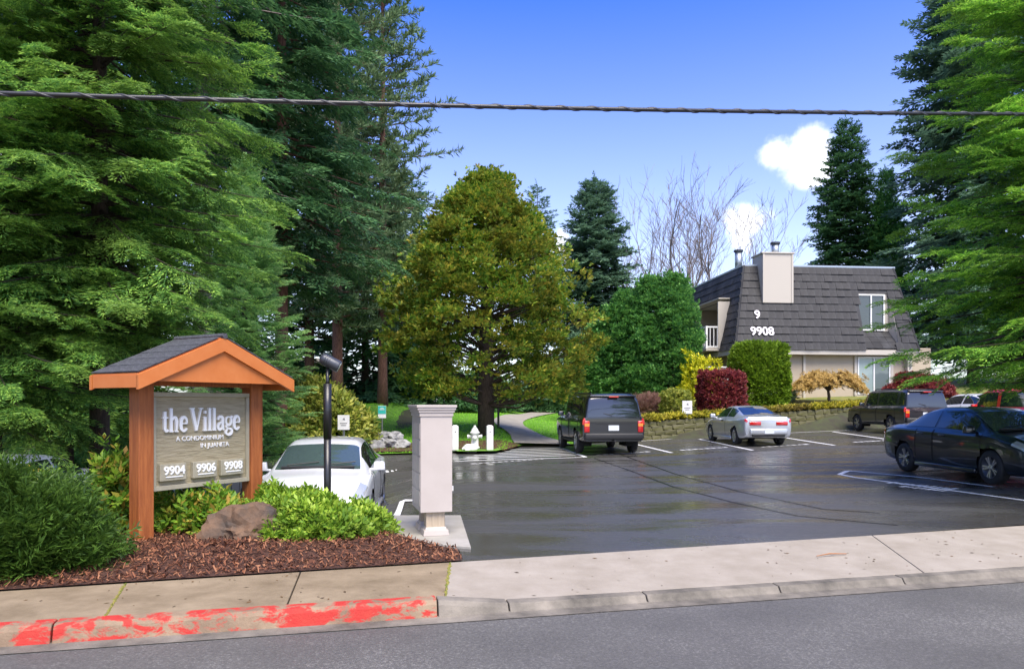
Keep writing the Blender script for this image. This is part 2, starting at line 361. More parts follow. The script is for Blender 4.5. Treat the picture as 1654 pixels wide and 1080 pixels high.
# lawn, path, beds
gz = lambda x, y: land_z(x, y)
lawn_poly = [(x, y + .05) for x, y in BACK if -4.6 <= x <= 3.1] + [(4.4, 30.4), (4.6, 40), (6, 62), (-16, 62), (-14, 34), (-5.4, 26)]
lawn = tag(sheet('lawn', lawn_poly, .8, gz, M_LAWN, None, .02), kind='structure')
bank = tag(sheet('ivy_bank', [(-40, 16.5), (-12, 20.6), (-4.6, 22.75), (-5.4, 26), (-14, 34), (-16, 60), (-50, 60)], 1.2, gz, M_SOIL, None, .02), kind='structure')
terr = tag(sheet('terrace', [(5.1, 30.15), (15.9, 34.15), (24, 37.1), (45, 45), (45, 75), (6.1, 75), (4.7, 40), (4.5, 30.5)], 1.2, gz, mat('moss_lawn', (.07, .12, .02), .85, col2=(.2, .18, .03), scale=1.5, bump=.6), None, .02), kind='structure')
def path_c(t): return Vector((1.15 - 2.5 * math.sin(min(1, t * 1.25) * math.pi * .5) * (1 - t * .2) * (1 - S(.35, 1, t)) + 3.0 * S(.25, 1, t), 27.5 + 27 * t))
pl = [path_c(k / 30) for k in range(31)]; lft = []; rgt = []
for k, p in enumerate(pl):
    d = (pl[min(30, k + 1)] - pl[max(0, k - 1)]).normalized(); q = Vector((-d.y, d.x)) * (.72 + .35 * (1 - S(0, .12, k / 30)))
    lft.append(p + q); rgt.append(p - q)
mb = MB(); vs = []
for a, b in zip(lft, rgt): vs += [(a.x, a.y, gz(a.x, a.y) + .07), (b.x, b.y, gz(b.x, b.y) + .07)]
mb.add(vs, [(2 * k, 2 * k + 1, 2 * k + 3, 2 * k + 2) for k in range(30)]); tag(mb.build('path', M_PATH, None, True), kind='structure')
def bed_z(x, y): return .02 + .09 * S(0, .9, y - walk_y(x)) * S(.5, 1.6, -x)
bed_poly = [(-14, walk_y(-14) + .01), (-.5, walk_y(-.5) + .01), (-.6, 8.05), (-1.62, 8.72), (-1.72, 10.0), (-2.4, 10.4), (-14, 10.7)]
bed = tag(sheet('garden_bed', bed_poly, .3, bed_z, M_MULCH), kind='structure')
tag(sheet('mulch_strip', [(-5.2, 22.6), (-2.2, 23.75), (-.9, 24.2), (-.25, 24.5), (.3, 27.2), (-.4, 27.5), (-3.2, 26.4)], .6, gz, M_MULCH, None, .06), kind='structure')
tag(sheet('hydrant_island', [(-1.85, 23.9), (-1.7, 23.3), (-.5, 23.5), (-.3, 24.4), (-.5, 24.9), (-1.6, 24.8)], .5, lambda x, y: .1, M_LAWN, None, 0), kind='structure')
pad = MB(); pad.prism([(-1.6, 8.6), (-.45, 8.15), (-.72, 10.45), (-1.66, 10.45)], -.1, .03); tag(pad.build('concrete_pad', M_PAD, None, False, .01), kind='structure')
def inside(p, poly):
    c = False; j = len(poly) - 1
    for i in range(len(poly)):
        (xi, yi), (xj, yj) = poly[i], poly[j]
        if (yi > p[1]) != (yj > p[1]) and p[0] < (xj - xi) * (p[1] - yi) / (yj - yi) + xi: c = not c
        j = i
    return c
def chips(name, poly, zf, n, size, m, seed, tilt=.5):
    g = np.random.default_rng(seed); xs = [p[0] for p in poly]; ys = [p[1] for p in poly]; P = []
    while len(P) < n:
        p = (g.uniform(max(-7.5, min(xs)), max(xs)), g.uniform(min(ys), max(ys)))
        if inside(p, poly): P.append((p[0], p[1], zf(*p)))
    P = np.array(P); a = g.uniform(0, 6.28, n); l = size * g.uniform(.4, 1.3, n); w = l * g.uniform(.15, .4, n); t = g.normal(0, tilt, (n, 2))
    u = np.stack([np.cos(a), np.sin(a), t[:, 0]], 1) * l[:, None]; v = np.stack([-np.sin(a), np.cos(a), t[:, 1]], 1) * w[:, None]
    P[:, 2] += .006 + np.abs(u[:, 2]) * .5 + g.uniform(0, .015, n)
    V = np.stack([P - u / 2 - v / 2, P + u / 2 - v / 2, P + u / 2 + v / 2, P - u / 2 + v / 2], 1)
    return tag(link(bpy.data.objects.new(name, np_mesh(name, V, 4, m))), kind='stuff')
chips('mulch_chips', bed_poly, bed_z, 38000, .036, leafmat('mulch_chip', [(.03, .012, .008), (.1, .036, .018), (.2, .075, .035), (.3, .14, .07)], .8, 0), 1)
def blades(name, poly, zf, n, h, m, seed):
    g = np.random.default_rng(seed); xs = [p[0] for p in poly]; ys = [p[1] for p in poly]; P = []
    while len(P) < n:
        y = g.uniform(min(ys), max(ys)); p = (g.uniform(min(xs), max(xs)), y)
        if g.random() < (24 / max(24, y)) ** 2 and inside(p, poly): P.append((p[0], p[1], zf(*p)))
    P = np.array(P); a = g.uniform(0, 6.28, n); hh = h * g.uniform(.5, 1.2, n); w = h * .16
    u = np.stack([np.cos(a) * w, np.sin(a) * w, np.zeros(n)], 1); tip = P + np.stack([g.normal(0, .3, n) * hh, g.normal(0, .3, n) * hh, hh], 1)
    return tag(link(bpy.data.objects.new(name, np_mesh(name, np.stack([P - u, P + u, tip], 1), 3, m))), kind='stuff')
M_GRASS = leafmat('grass_blade', [(.07, .2, .01), (.13, .32, .02), (.22, .42, .04)], .6, .3, k=1.9)
pth = [(p.x, p.y) for p in lft] + [(p.x, p.y) for p in rgt[::-1]]
blades('grass', lawn_poly, lambda x, y: gz(x, y) + (.02 if not inside((x, y), pth) else -.2), 60000, .07, M_GRASS, 2)

# ------------------------------------------------------------------ foliage
def unit(a): return a / np.maximum(1e-9, np.linalg.norm(a, axis=-1, keepdims=True))
def diamonds(P, D, Nn, l, w, sharp=.45):
    """leaf-sized diamonds: base P, direction D, normal hint Nn, length l, width w"""
    side = unit(np.cross(D, Nn)); l = np.asarray(l)[:, None]; w = np.asarray(w)[:, None]
    return np.stack([P, P + D * l * sharp + side * w / 2, P + D * l, P + D * l * sharp - side * w / 2], 1)
def frond(seed, n=11, k=4, tl=.2, w=.05, spread=.42, droop=.28, lift=.0):
    """flat drooping conifer spray of unit length along +x"""
    g = np.random.default_rng(seed); P = []; D = []
    for i in range(n):
        t = .06 + .94 * i / (n - 1)
        base = np.array([t, 0, -droop * t * t + lift * t])
        for s in (-1, 1):
            a = R(g.uniform(38, 62)) * s; ln = (spread * (1 - t) ** .8 + .07) * g.uniform(.75, 1.15)
            d = np.array([math.cos(a), math.sin(a), -.12 + g.normal(0, .1)])
            for q in range(max(1, round(k * (1 - .6 * t)))):
                u = (q + .4) / max(1, round(k * (1 - .6 * t)))
                p = base + d * ln * u + np.array([0, 0, -droop * .8 * (ln * u) ** 1.5])
                for z in ((-1, 1) if q else (0,)):
                    b = a + z * R(g.uniform(25, 45)); P.append(p); D.append([math.cos(b), math.sin(b), g.normal(-.12, .18)])
        P.append(base); D.append([1, g.normal(0, .15), -.3 * t])
    P = np.array(P); D = unit(np.array(D, float)); n_ = len(P)
    Nn = unit(np.stack([g.normal(0, .35, n_), g.normal(0, .35, n_), np.ones(n_)], 1))
    return diamonds(P, D, Nn, tl * g.uniform(.7, 1.25, n_), w * g.uniform(.7, 1.3, n_))
def tuft(seed, n=26, l=.9, w=.1, up=.4):
    """bottle-brush of needles, unit size, axis +x"""
    g = np.random.default_rng(seed); d = g.normal(0, 1, (n, 3)); d[:, 0] = np.abs(d[:, 0]) + .35; d[:, 2] += up; d = unit(d)
    P = np.stack([g.uniform(-.4, .5, n), g.normal(0, .06, n), g.normal(0, .06, n)], 1)
    return diamonds(P, d, unit(g.normal(0, 1, (n, 3))), l * g.uniform(.5, 1, n), np.full(n, w))
def fan(seed, n=9, l=.75, w=.3, curl=.5):
    """cupped fan spray of a cypress"""
    g = np.random.default_rng(seed); a = np.linspace(-1.1, 1.1, n) + g.normal(0, .12, n)
    P = np.stack([.25 * np.abs(np.cos(a)) * g.uniform(0, 1, n), .2 * np.sin(a), g.normal(0, .05, n)], 1)
    D = unit(np.stack([np.cos(a), np.sin(a), curl * g.uniform(-.9, .7, n)], 1))
    return diamonds(P, D, unit(np.stack([g.normal(0, .5, n), g.normal(0, .5, n), np.ones(n)], 1)), l * g.uniform(.6, 1.1, n), w * g.uniform(.6, 1.2, n), .6)
def sprig(seed, n=9, l=.6, w=.26, lift=.5):
    """whorl of broad leaves round a shoot that points along +x"""
    g = np.random.default_rng(seed); a = np.arange(n) * 2.4 + g.normal(0, .2, n); r = np.linspace(.1, .7, n)
    P = np.stack([r, .05 * np.cos(a), .05 * np.sin(a)], 1); D = unit(np.stack([np.full(n, lift) + r, np.cos(a), np.sin(a)], 1))
    return diamonds(P, D, np.tile([1.0, 0, 0.01], (n, 1)) + g.normal(0, .25, (n, 3)), l * g.uniform(.6, 1.1, n), np.full(n, w), .5)
def scatter(temps, P, D, scale, seed, roll=.5, up=(0, 0, 1)):
    """copies of the spray templates at P pointing along D"""
    g = np.random.default_rng(seed); P = np.asarray(P, float); D = unit(np.asarray(D, float)); n = len(P); scale = np.broadcast_to(scale, (n,)); out = []
    U = np.tile(np.array(up, float), (n, 1)) + g.normal(0, roll, (n, 3)); Y = unit(np.cross(U, D)); Z = np.cross(D, Y); which = g.integers(0, len(temps), n)
    for t, T in enumerate(temps):
        m = which == t
        if not m.any(): continue
        M = np.stack([D[m], Y[m], Z[m]], 2) * scale[m][:, None, None]
        out.append((np.einsum('nij,qkj->nqki', M, T) + P[m][:, None, None, :]).reshape(-1, 4, 3))
    return np.concatenate(out)
M_BARK = mat('bark_brown', (.035, .024, .018), .9, col2=(.11, .075, .055), scale=6, stretch=(6, 6, 1), bump=1, bscale=14)
M_BARKG = mat('bark_grey', (.13, .105, .095), .9, col2=(.34, .28, .26), scale=6, stretch=(5, 5, 1), bump=1, bscale=12)
M_BARKR = mat('bark_red', (.09, .04, .028), .9, col2=(.24, .12, .08), scale=6, stretch=(5, 5, 1), bump=1, bscale=12)
FR_NEAR = [frond(s, 13, 5, .15, .034, .4, .3) for s in (1, 2, 3)]
FR_MID = [frond(s, 8, 3, .24, .07, .42, .25) for s in (4, 5, 6)]
FR_FAR = [frond(s, 6, 2, .34, .13, .42, .2) for s in (7, 8, 9)]
TUFT = [tuft(s, 22, .9, .13) for s in (1, 2, 3)]
FANS = [fan(s) for s in (1, 2, 3, 4)]
SPRIGS = [sprig(s) for s in (1, 2, 3)]
def conifer(name, loc, h, rad, label, m, bark=M_BARK, base=.1, limbs=120, per=9, fr=FR_MID, fs=.7, trunk=.16, seed=1, droop=.25, pitch=(25, -12), power=.8, cat='tree',
            group=None, lean=(0, 0), ragged=.25, sector=None, whorl=False):
    """trunk with limbs, and a crown of sprays carried along each limb; sector=(centre, half width) keeps the limbs of one side"""
    g = np.random.default_rng(seed); root = empty(name, loc, 0, label, cat, group)
    tb = MB(); zs = [0, h * .05, h * .3, h * .6, h * .85, h]; tb.tube([(lean[0] * (z / h) ** 2, lean[1] * (z / h) ** 2, z - (.3 if z == 0 else 0)) for z in zs], [trunk * 1.25, trunk, trunk * .8, trunk * .5, trunk * .2, .01], 10)
    P = []; D = []; Sx = []
    for i in range(limbs):
        u = (i + g.uniform(0, 1)) / limbs; u = u ** 1.05
        z = h * (base + (1 - base) * u * .985); f = 1 - u
        L = rad * (f ** power * .95 + .05) * g.uniform(1 - ragged * 1.6, 1 + ragged * .6) * (min(1, .55 + u * 5))
        az = i * 2.39996 + g.normal(0, .3)
        if sector and abs((az - sector[0] + math.pi) % (2 * math.pi) - math.pi) > sector[1]: continue
        p = R(pitch[1] + (pitch[0] - pitch[1]) * u ** 1.5 + g.normal(0, 5)); c, s_ = math.cos(az), math.sin(az)
        o = np.array([lean[0] * (z / h) ** 2, lean[1] * (z / h) ** 2, z])
        def pt(s): r = s * L * math.cos(p); return o + np.array([c * r, s_ * r, s * L * math.sin(p) - droop * L * (s ** 2) * .5 + .10 * L * s ** 4])
        tb.tube([pt(q) for q in (0, .35, .7, .97)], [max(.008, trunk * .22 * (f + .2)), max(.007, trunk * .15 * (f + .2)), .008, .004], 4, False)
        m_ = max(2, int(per * (L / rad) ** .8 + 1.5))
        for k in range(m_):
            s = .16 + .84 * ((k + g.uniform(0, .8)) / m_); q = pt(min(1, s)); t = pt(min(1, s) + .02) - pt(min(1, s) - .02); t /= np.linalg.norm(t)
            b = R(g.uniform(30, 65)) * (1 if k % 2 else -1) * (1 - .75 * s ** 3)
            d = np.array([t[0] * math.cos(b) - t[1] * math.sin(b), t[0] * math.sin(b) + t[1] * math.cos(b), t[2] + g.normal(0, .12)])
            P.append(q); D.append(d); Sx.append(fs * g.uniform(.7, 1.2) * (1.1 - .45 * s) * (.55 + .45 * min(1, f * 3)))
        P.append(pt(.93)); D.append(pt(1) - pt(.95)); Sx.append(fs * .75 * (.5 + .5 * min(1, f * 3)))
    tb.build('trunk', bark, root, True)
    P.append(np.array([lean[0], lean[1], h - .2])); D.append(np.array([0, .02, 1.])); Sx.append(fs * .6)
    V = scatter(fr, P, D, np.array(Sx), seed + 77, .22)
    link(bpy.data.objects.new('crown', np_mesh('crown', V, 4, m)), root); return root
def gp(px, d): return ((px - 827) / FPX * d, d)
def gl(px, d, dz=0):
    x, y = gp(px, d); return (x, y, (land_z(x, y) if y > 11 else .05) + dz)
L_HEM = leafmat('hemlock', [(.022, .06, .016), (.045, .105, .022), (.085, .165, .03), (.17, .26, .045)], .5, .3, ((.13, .2, .03), .9, .55), k=2.7)
L_SPR = leafmat('spruce_light', [(.05, .12, .04), (.08, .17, .05), (.13, .22, .075), (.2, .28, .09)], .5, .3, k=2.3)
L_FIR = leafmat('fir_dark', [(.014, .04, .016), (.028, .07, .024), (.05, .1, .034)], .55, .25, k=2.6)
L_FIRB = leafmat('fir_blue', [(.03, .06, .04), (.05, .095, .058), (.085, .14, .08)], .55, .25, k=2.3)
L_PINE = leafmat('pine', [(.035, .06, .026), (.06, .1, .042), (.1, .145, .065)], .55, .25, ((.10, .15, .07), .5, .5), k=2.4)
L_RFIR = leafmat('yew_green_fir', [(.03, .085, .014), (.06, .15, .018), (.12, .23, .025), (.2, .32, .045)], .5, .3, ((.16, .27, .03), .8, .5), k=2.6)
L_GOLD = leafmat('golden_cypress', [(.024, .065, .008), (.06, .12, .014), (.12, .17, .018), (.21, .18, .022)], .6, .25, ((.2, .1, .02), .9, .4), k=2.3)
L_LEY = leafmat('leyland_green', [(.018, .07, .018), (.04, .12, .03), (.08, .19, .04), (.12, .25, .05)], .55, .25, k=1.9)
if True:
    conifer('hemlock_tree', (-7.0, 10.0, .05), 8.0, 2.2, 'shorter dark hemlock standing at the left edge of the photo', L_HEM, base=.17, limbs=240, per=11, fr=FR_NEAR, fs=.62, trunk=.13, seed=11, droop=.35, pitch=(30, -8), power=.75)
    conifer('hemlock_tree', (-6.05, 10.9, .05), 15, 2.75, 'tall green hemlock with bare lower trunk just left of the village sign', L_HEM, base=.17, limbs=400, per=12, fr=FR_NEAR, fs=.66, trunk=.14, seed=12, droop=.35, pitch=(25, -10), power=.6)
    conifer('hemlock_tree', (-10.6, 17.6, -.3), 11.5, 3.0, 'dense dark hemlock standing behind the blue-grey and white cars', L_HEM, base=.12, limbs=170, per=10, fr=FR_MID, fs=.9, trunk=.2, seed=13, droop=.3, power=.6)
    conifer('spruce_tree', gl(395, 17.5), 8.0, 1.75, 'young pale green spruce rising right behind the sign roof', L_SPR, base=.08, limbs=240, per=9, fr=FR_NEAR, fs=.55, trunk=.1, seed=14, droop=.1, pitch=(40, 5), power=.85)
    conifer('fir_tree', gl(328, 21), 27, 4.0, 'very tall fir with pale grey trunk showing above the sign', L_FIR, M_BARKG, base=.26, limbs=170, per=10, fr=FR_MID, fs=1.1, trunk=.27, seed=15, droop=.4, power=.5)
    conifer('fir_tree', gl(455, 24), 26, 4.0, 'tall fir with reddish trunk between the pale spruce and the pines', L_FIR, M_BARKR, base=.2, limbs=170, per=10, fr=FR_MID, fs=1.1, trunk=.22, seed=16, droop=.45, power=.5)
    for (px, d, h, r, sd_, lab) in ((545, 33, 29, 4.3, 17, 'tall pine with twin reddish stems, its crown filling the gap left of the golden cypress'), (618, 37, 27, 4.5, 18, 'tall bluish pine whose ragged edge meets the open sky'), (500, 38, 30, 4.8, 19, 'tall dark pine half hidden behind the twin-stemmed pine')):
        conifer('pine_tree', gl(px, d), h, r, lab, L_PINE, M_BARKR, base=.12, limbs=190, per=10, fr=TUFT, fs=.6, trunk=.24, seed=sd_, droop=.12, pitch=(35, 2), power=.45, group='pines behind the lot')
    for i, (px, d, h, r, lab) in enumerate(((40, 30, 10, 3.6, 'dark fir far behind the left hemlocks, at the photo edge'), (215, 34, 24, 4.4, 'dark fir far behind the tall hemlock'), (410, 38, 24, 4.5, 'dark fir behind the pale spruce'), (590, 42, 17, 4.5, 'dark fir low behind the pines'), (655, 46, 14, 4.2, 'dark fir behind the left side of the golden cypress'))):
        conifer('fir_tree', gl(px, d), h, r, lab, L_FIR, base=.03, limbs=120, per=9, fr=FR_FAR, fs=1.5, trunk=.22, seed=30 + i, droop=.3, power=.6, group='dark firs at the back')
    conifer('fir_tree', gl(962, 52), 15.3, 3.3, 'round-topped bluish fir standing alone between golden cypress and bare trees', L_FIRB, base=.06, limbs=300, per=12, fr=FR_FAR, fs=1.25, trunk=.2, seed=41, droop=.2, power=.5)
    conifer('fir_tree', gl(868, 48), 14.5, 2.6, 'fir peeking out behind the right shoulder of the golden cypress', L_FIRB, base=.06, limbs=110, per=8, fr=FR_FAR, fs=1.0, trunk=.2, seed=42, droop=.2, power=.6)
    conifer('fir_tree', gl(1368, 52), 18.4, 3.4, 'dark narrow-topped fir behind the building roof, left of the giant fir', L_FIR, base=.06, limbs=280, per=11, fr=FR_FAR, fs=1.25, trunk=.2, seed=43, droop=.2, power=.7)
    conifer('fir_tree', gl(1432, 50), 14.2, 2.2, 'small bright green conifer behind the roof beside the dark fir', L_LEY, base=.06, limbs=220, per=9, fr=FR_FAR, fs=1.0, trunk=.16, seed=44, droop=.1, pitch=(45, 10), power=.8)
    conifer('fir_tree', gl(1572, 44), 29, 5.2, 'giant fir behind the building reaching the top of the photo', L_FIRB, base=.08, limbs=330, per=13, fr=FR_FAR, fs=1.5, trunk=.3, seed=45, droop=.25, power=.55)
    conifer('fir_tree', (10.5, 12.6, .05), 13.5, 3.9, 'big bright green fir overhanging the dark sedan at the photo right edge', L_RFIR, base=.15, limbs=560, per=14, fr=FR_NEAR, fs=.75, trunk=.2, seed=46, droop=.22, pitch=(28, -6), power=.55)
# golden cypress: short upswept limbs with cupped fans
def fan_tree(name, loc, h, rad, label, m, base, n, fs, seed, trunk=.25, profile=None, temps=FANS, cat='tree', group=None, sx=1.0, bark=M_BARK, inner=.35, tilt=.55):
    g = np.random.default_rng(seed); root = empty(name, loc, 0, label, cat, group); tb = MB()
    tb.tube([(0, 0, -.3), (0, 0, h * .3), (.05, 0, h * .7), (0, 0, h * .95)], [trunk * 1.2, trunk, trunk * .5, .02], 10)
    prof = profile or (lambda u: (math.sin(math.pi * min(1, u * .92 + .16)) ** .75))
    P = []; D = []
    ncl = n // 30
    for i in range(ncl):                                                # clumps at the ends of limbs
        u = g.uniform(0, 1) ** .9; z = h * (base + (1 - base) * u); a = g.uniform(0, 6.283); r = rad * prof(u) * (inner + (1 - inner) * g.uniform(0, 1) ** .4) * g.uniform(.86, 1.1) * (1 + .07 * math.sin(a * 5 + u * 9) + .06 * math.sin(a * 3 - u * 17))
        c = np.array([r * math.cos(a) * sx, r * math.sin(a), z])
        if i % 3 == 0: tb.tube([(0, 0, max(1.2, z - r * .35)), c * .6 + np.array([0, 0, z * .4 - r * .15]), c], [trunk * .2, trunk * .1, .01], 4, False)
        cs = fs * g.uniform(1.4, 2.7)
        for k in range(30):
            o = g.normal(0, 1, 3); o[2] = o[2] * .42; o *= cs / max(.6, np.linalg.norm(o)) * g.uniform(.3, 1)
            d = unit(np.array([math.cos(a) * .8, math.sin(a) * .8, tilt]) + o / cs * .7 + g.normal(0, .25, 3)); P.append(c + o); D.append(d)
    tb.build('trunk', bark, root, True)
    link(bpy.data.objects.new('crown', np_mesh('crown', scatter(temps, P, D, fs * g.uniform(.6, 1.15, len(P)), seed + 5, .5), 4, m)), root); return root
fan_tree('cypress_tree', gl(785, 29.3), 10.2, 3.95, 'bronze and golden green cypress on the lawn behind the hydrant', L_GOLD, .15, 15500, .29, 51, .3,
         lambda u: (1 - min(1, u) ** 2.5) ** .85 * (.8 + .2 * min(1, u * 4)) + .03)
# leyland hedge trees
for (px, d, h, r, sd_, lab) in ((1088, 37.2, 6.3, 1.25, 61, 'tallest leyland cypress, directly left of the balcony'), (1050, 37.8, 6.1, 1.3, 62, 'leyland cypress second from the balcony in the tall hedge row'),
                                (1010, 38.6, 5.5, 1.35, 63, 'leyland cypress third from the balcony, above the black utility vehicle'), (970, 39.4, 5.0, 1.4, 64, 'shortest leyland cypress, next to the golden cypress')):
    fan_tree('leyland_tree', gl(px, d), h, r, lab, L_LEY, .0, 6000, .26, sd_, .12, lambda u: (1 - min(1, u) ** 3.2) ** .8 * (.9 + .1 * min(1, u * 4)), group='leyland cypress row', inner=.6, tilt=.9)
# bare trees
M_BARE = mat('bare_bark', (.12, .1, .095), .9, col2=(.2, .17, .16), scale=3)
def bare_tree(loc, h, seed, label):
    rr = random.Random(seed); root = empty('bare_tree', loc, 0, label, 'tree', 'leafless trees behind the building'); mb = MB(); tw = MB()
    def grow(p, d, l, r, lev, out):
        n = 4 if lev < 3 else 2; pts = [p]; dd = d.copy()
        for k in range(n):
            dd = (dd + Vector((rr.gauss(0, .13), rr.gauss(0, .13), rr.gauss(.05, .08)))).normalized(); pts.append(pts[-1] + dd * l / n)
        out.tube(pts, [r * (1 - .45 * k / n) for k in range(n + 1)], 5 if lev < 2 else 3, False)
        if lev >= 6: return
        for k in range(rr.choice((2, 3, 3)) if lev else 6):
            i = rr.randint(1, n); az = rr.uniform(0, 6.28); sp = rr.uniform(.35, .75)
            nd = (dd + Vector((math.cos(az) * sp, math.sin(az) * sp, rr.uniform(-.05, .4)))).normalized()
            grow(pts[i], nd, l * rr.uniform(.55, .8), max(.013, r * .55), lev + 1, mb if lev < 1 else tw)
    grow(Vector((0, 0, -.3)), Vector((0, 0, 1)), h * .33, h * .0085, 0, mb)
    mb.build('trunk', M_BARE, root, True); tw.build('twigs', M_BARE, root)
for px, d, h, sd_, lab in ((1022, 60, 22, 1, 'bare tree just right of the bluish fir'), (1070, 60, 23, 2, 'tallest bare tree rising behind the leyland cypress'), (1122, 62, 22, 3, 'bare tree behind the left end of the roof'), (1172, 66, 20, 4, 'bare tree behind the metal flues')):
    bare_tree(gl(px, d), h, sd_, lab)

# ------------------------------------------------------------------ shrubs
def shrub(name, loc, size, label, m, n, fs, seed, temps=SPRIGS, cat='shrub', shape='dome', shell=.55, stems=10, group=None, upw=.5, lump=.16):
    """rounded bush: stems and leaves through a lumpy volume"""
    g = np.random.default_rng(seed); root = empty(name, loc, 0, label, cat, group); sx, sy, sz = size
    d = unit(g.normal(0, 1, (n, 3))); d[:, 2] = np.abs(d[:, 2]) if shape == 'dome' else d[:, 2]
    if shape == 'box':
        d = d / (np.sum(np.abs(d) ** 8, axis=1, keepdims=True) ** .125)
    ph = g.uniform(0, 6.28, 6); lum = 1 + lump * (np.sin(d[:, 0] * 4 + ph[0]) * np.sin(d[:, 1] * 4 + ph[1]) + .6 * np.sin(d[:, 2] * 6 + ph[2] + d[:, 0] * 5))
    r = (shell + (1 - shell) * g.uniform(0, 1, n) ** .5) * lum
    P = d * r[:, None] * np.array([sx, sy, sz if shape == 'dome' else sz / 2])
    if shape != 'dome': P[:, 2] += sz / 2
    D = unit(d + np.array([0, 0, upw]) + g.normal(0, .35, (n, 3)))
    P[:, 2] = np.maximum(P[:, 2], .02)
    tb = MB()
    for k in range(stems):
        q = P[g.integers(0, n)] * .85; tb.tube([(g.normal(0, .05) * sx, g.normal(0, .05) * sy, -.05), q * np.array([.45, .45, .6]), q], [.02 * max(.5, sz), .012 * max(.5, sz), .004], 5, False)
    tb.build('stems', M_BARK, root); link(bpy.data.objects.new('leaves', np_mesh('leaves', scatter(temps, P, D, fs * g.uniform(.6, 1.2, n), seed + 3, .7), 4, m)), root); return root
def bl(px, py, dz=0):
    p = at(px, py, 0); return (p.x, p.y, bed_z(p.x, p.y) + dz)
L_YEW = leafmat('yew', [(.02, .05, .008), (.042, .09, .012), (.075, .14, .02)], .5, .25)
L_AZA = leafmat('azalea', [(.06, .13, .012), (.13, .24, .02), (.24, .36, .035), (.36, .45, .06)], .45, .3, ((.1, .2, .02), 2.5, .5))
L_NAN = leafmat('nandina', [(.05, .13, .012), (.11, .22, .02), (.2, .3, .03), (.34, .2, .04)], .45, .3)
L_RHO = leafmat('rhododendron', [(.06, .1, .012), (.14, .18, .02), (.3, .32, .05), (.4, .38, .09)], .45, .25)
L_IVY = leafmat('ivy', [(.03, .08, .015), (.06, .14, .025), (.11, .2, .04)], .5, .25, k=2.0)
L_RED = leafmat('red_leaf', [(.06, .008, .012), (.14, .016, .022), (.2, .05, .03)], .5, .25)
L_REDG = leafmat('red_green_leaf', [(.07, .02, .012), (.13, .05, .02), (.1, .1, .02)], .5, .25)
L_HEDGE = leafmat('thuja_hedge', [(.05, .1, .008), (.11, .19, .012), (.19, .28, .02)], .55, .25)
L_YEL = leafmat('forsythia', [(.2, .25, .01), (.42, .42, .015), (.55, .5, .03)], .5, .3)
L_MAPLE = leafmat('gold_maple', [(.2, .13, .04), (.34, .22, .06), (.42, .31, .1)], .6, .3)
L_BROWN = leafmat('dry_juniper', [(.13, .06, .05), (.22, .11, .09), (.1, .1, .05)], .7, .2)
L_BOX = leafmat('boxwood', [(.08, .12, .015), (.19, .22, .03), (.28, .27, .05)], .5, .25)
FR_SH = [frond(s, 7, 2, .3, .07, .4, .2) for s in (21, 22, 23)]
shrub('yew_shrub', (-4.6, 7.0, .03), (.55, .45, .76), 'dense dark green yew beside the sidewalk left of the sign post', L_YEW, 2600, .24, 1, FR_SH, shell=.4, lump=.34)
shrub('yew_shrub', (-5.75, 7.1, .05), (.7, .6, .95), 'dark green yew cut by the left edge of the photo', L_YEW, 2000, .26, 2, FR_SH, shell=.4, lump=.34)
shrub('nandina_shrub', (-4.6, 8.8, .08), (.38, .38, .95), 'tall leafy nandina directly left of the front sign post', L_NAN, 420, .2, 3, stems=16, shell=.25)
shrub('nandina_shrub', (-5.5, 8.6, .08), (.45, .4, .6), 'leafy green nandina behind the dark yew', L_NAN, 480, .2, 4, stems=16, shell=.25)
shrub('nandina_shrub', bl(292, 868), (.34, .34, .52), 'low yellow-green nandina between the sign post and the boulder', L_NAN, 300, .16, 5, stems=12, shell=.3)
shrub('nandina_shrub', (-3.45, 8.75, .08), (.4, .3, .42), 'green nandina under the hanging sign board', L_NAN, 430, .17, 6, stems=12, shell=.3)
shrub('azalea_shrub', bl(432, 872), (.3, .26, .3), 'small green azalea at the right foot of the boulder', L_AZA, 330, .12, 7)
shrub('azalea_shrub', (-2.2, 8.5, .06), (.56, .42, .4), 'lime green azalea mound right of the boulder', L_AZA, 1500, .13, 8)
shrub('azalea_shrub', (-2.75, 9.25, .08), (.5, .4, .42), 'darker azalea behind the lime mound at the lamp post foot', L_AZA, 1200, .13, 9)
shrub('azalea_shrub', (-1.78, 8.75, .05), (.34, .3, .3), 'lime azalea spilling toward the concrete pad', L_AZA, 600, .125, 10)
shrub('rhododendron_shrub', gl(528, 24.5), (1.3, 1.1, 1.95), 'big yellow-green rhododendron behind the lamp post', L_RHO, 2600, .3, 11, shell=.6)
shrub('rhododendron_shrub', gl(470, 27.5), (1.3, 1.2, 1.7), 'smaller rhododendron left of the large one on the ivy bank', L_RHO, 1300, .3, 12, shell=.6)
def ivy():
    g = np.random.default_rng(8); P = []
    while len(P) < 9000:
        y = g.uniform(19, 34); x = g.uniform(-14, -3.8)
        if y > back_y(x) + .1 and not inside((x, y), lawn_poly): P.append((x, y, land_z(x, y) + g.uniform(.02, .2)))
    D = g.normal(0, .6, (len(P), 3)); D[:, 2] = np.abs(D[:, 2]) + .3
    tag(link(bpy.data.objects.new('ivy_leaves', np_mesh('ivy_leaves', scatter(SPRIGS, P, D, g.uniform(.15, .3, len(P)), 4, .6), 4, L_IVY))), kind='stuff')
ivy()
shrub('clipped_hedge', gl(1225, 34.5), (1.12, .9, 2.85), 'tall clipped yellow-green column hedge in front of the building corner', L_HEDGE, 5200, .26, 21, FANS, 'hedge', 'box', .85, 6, upw=.8, lump=.05)
shrub('red_shrub', gl(1164, 32.9), (.86, .8, 1.7), 'clipped barrel-shaped shrub with dark red top behind the silver coupe', L_RED, 2600, .2, 22, shape='box', shell=.75, lump=.06)
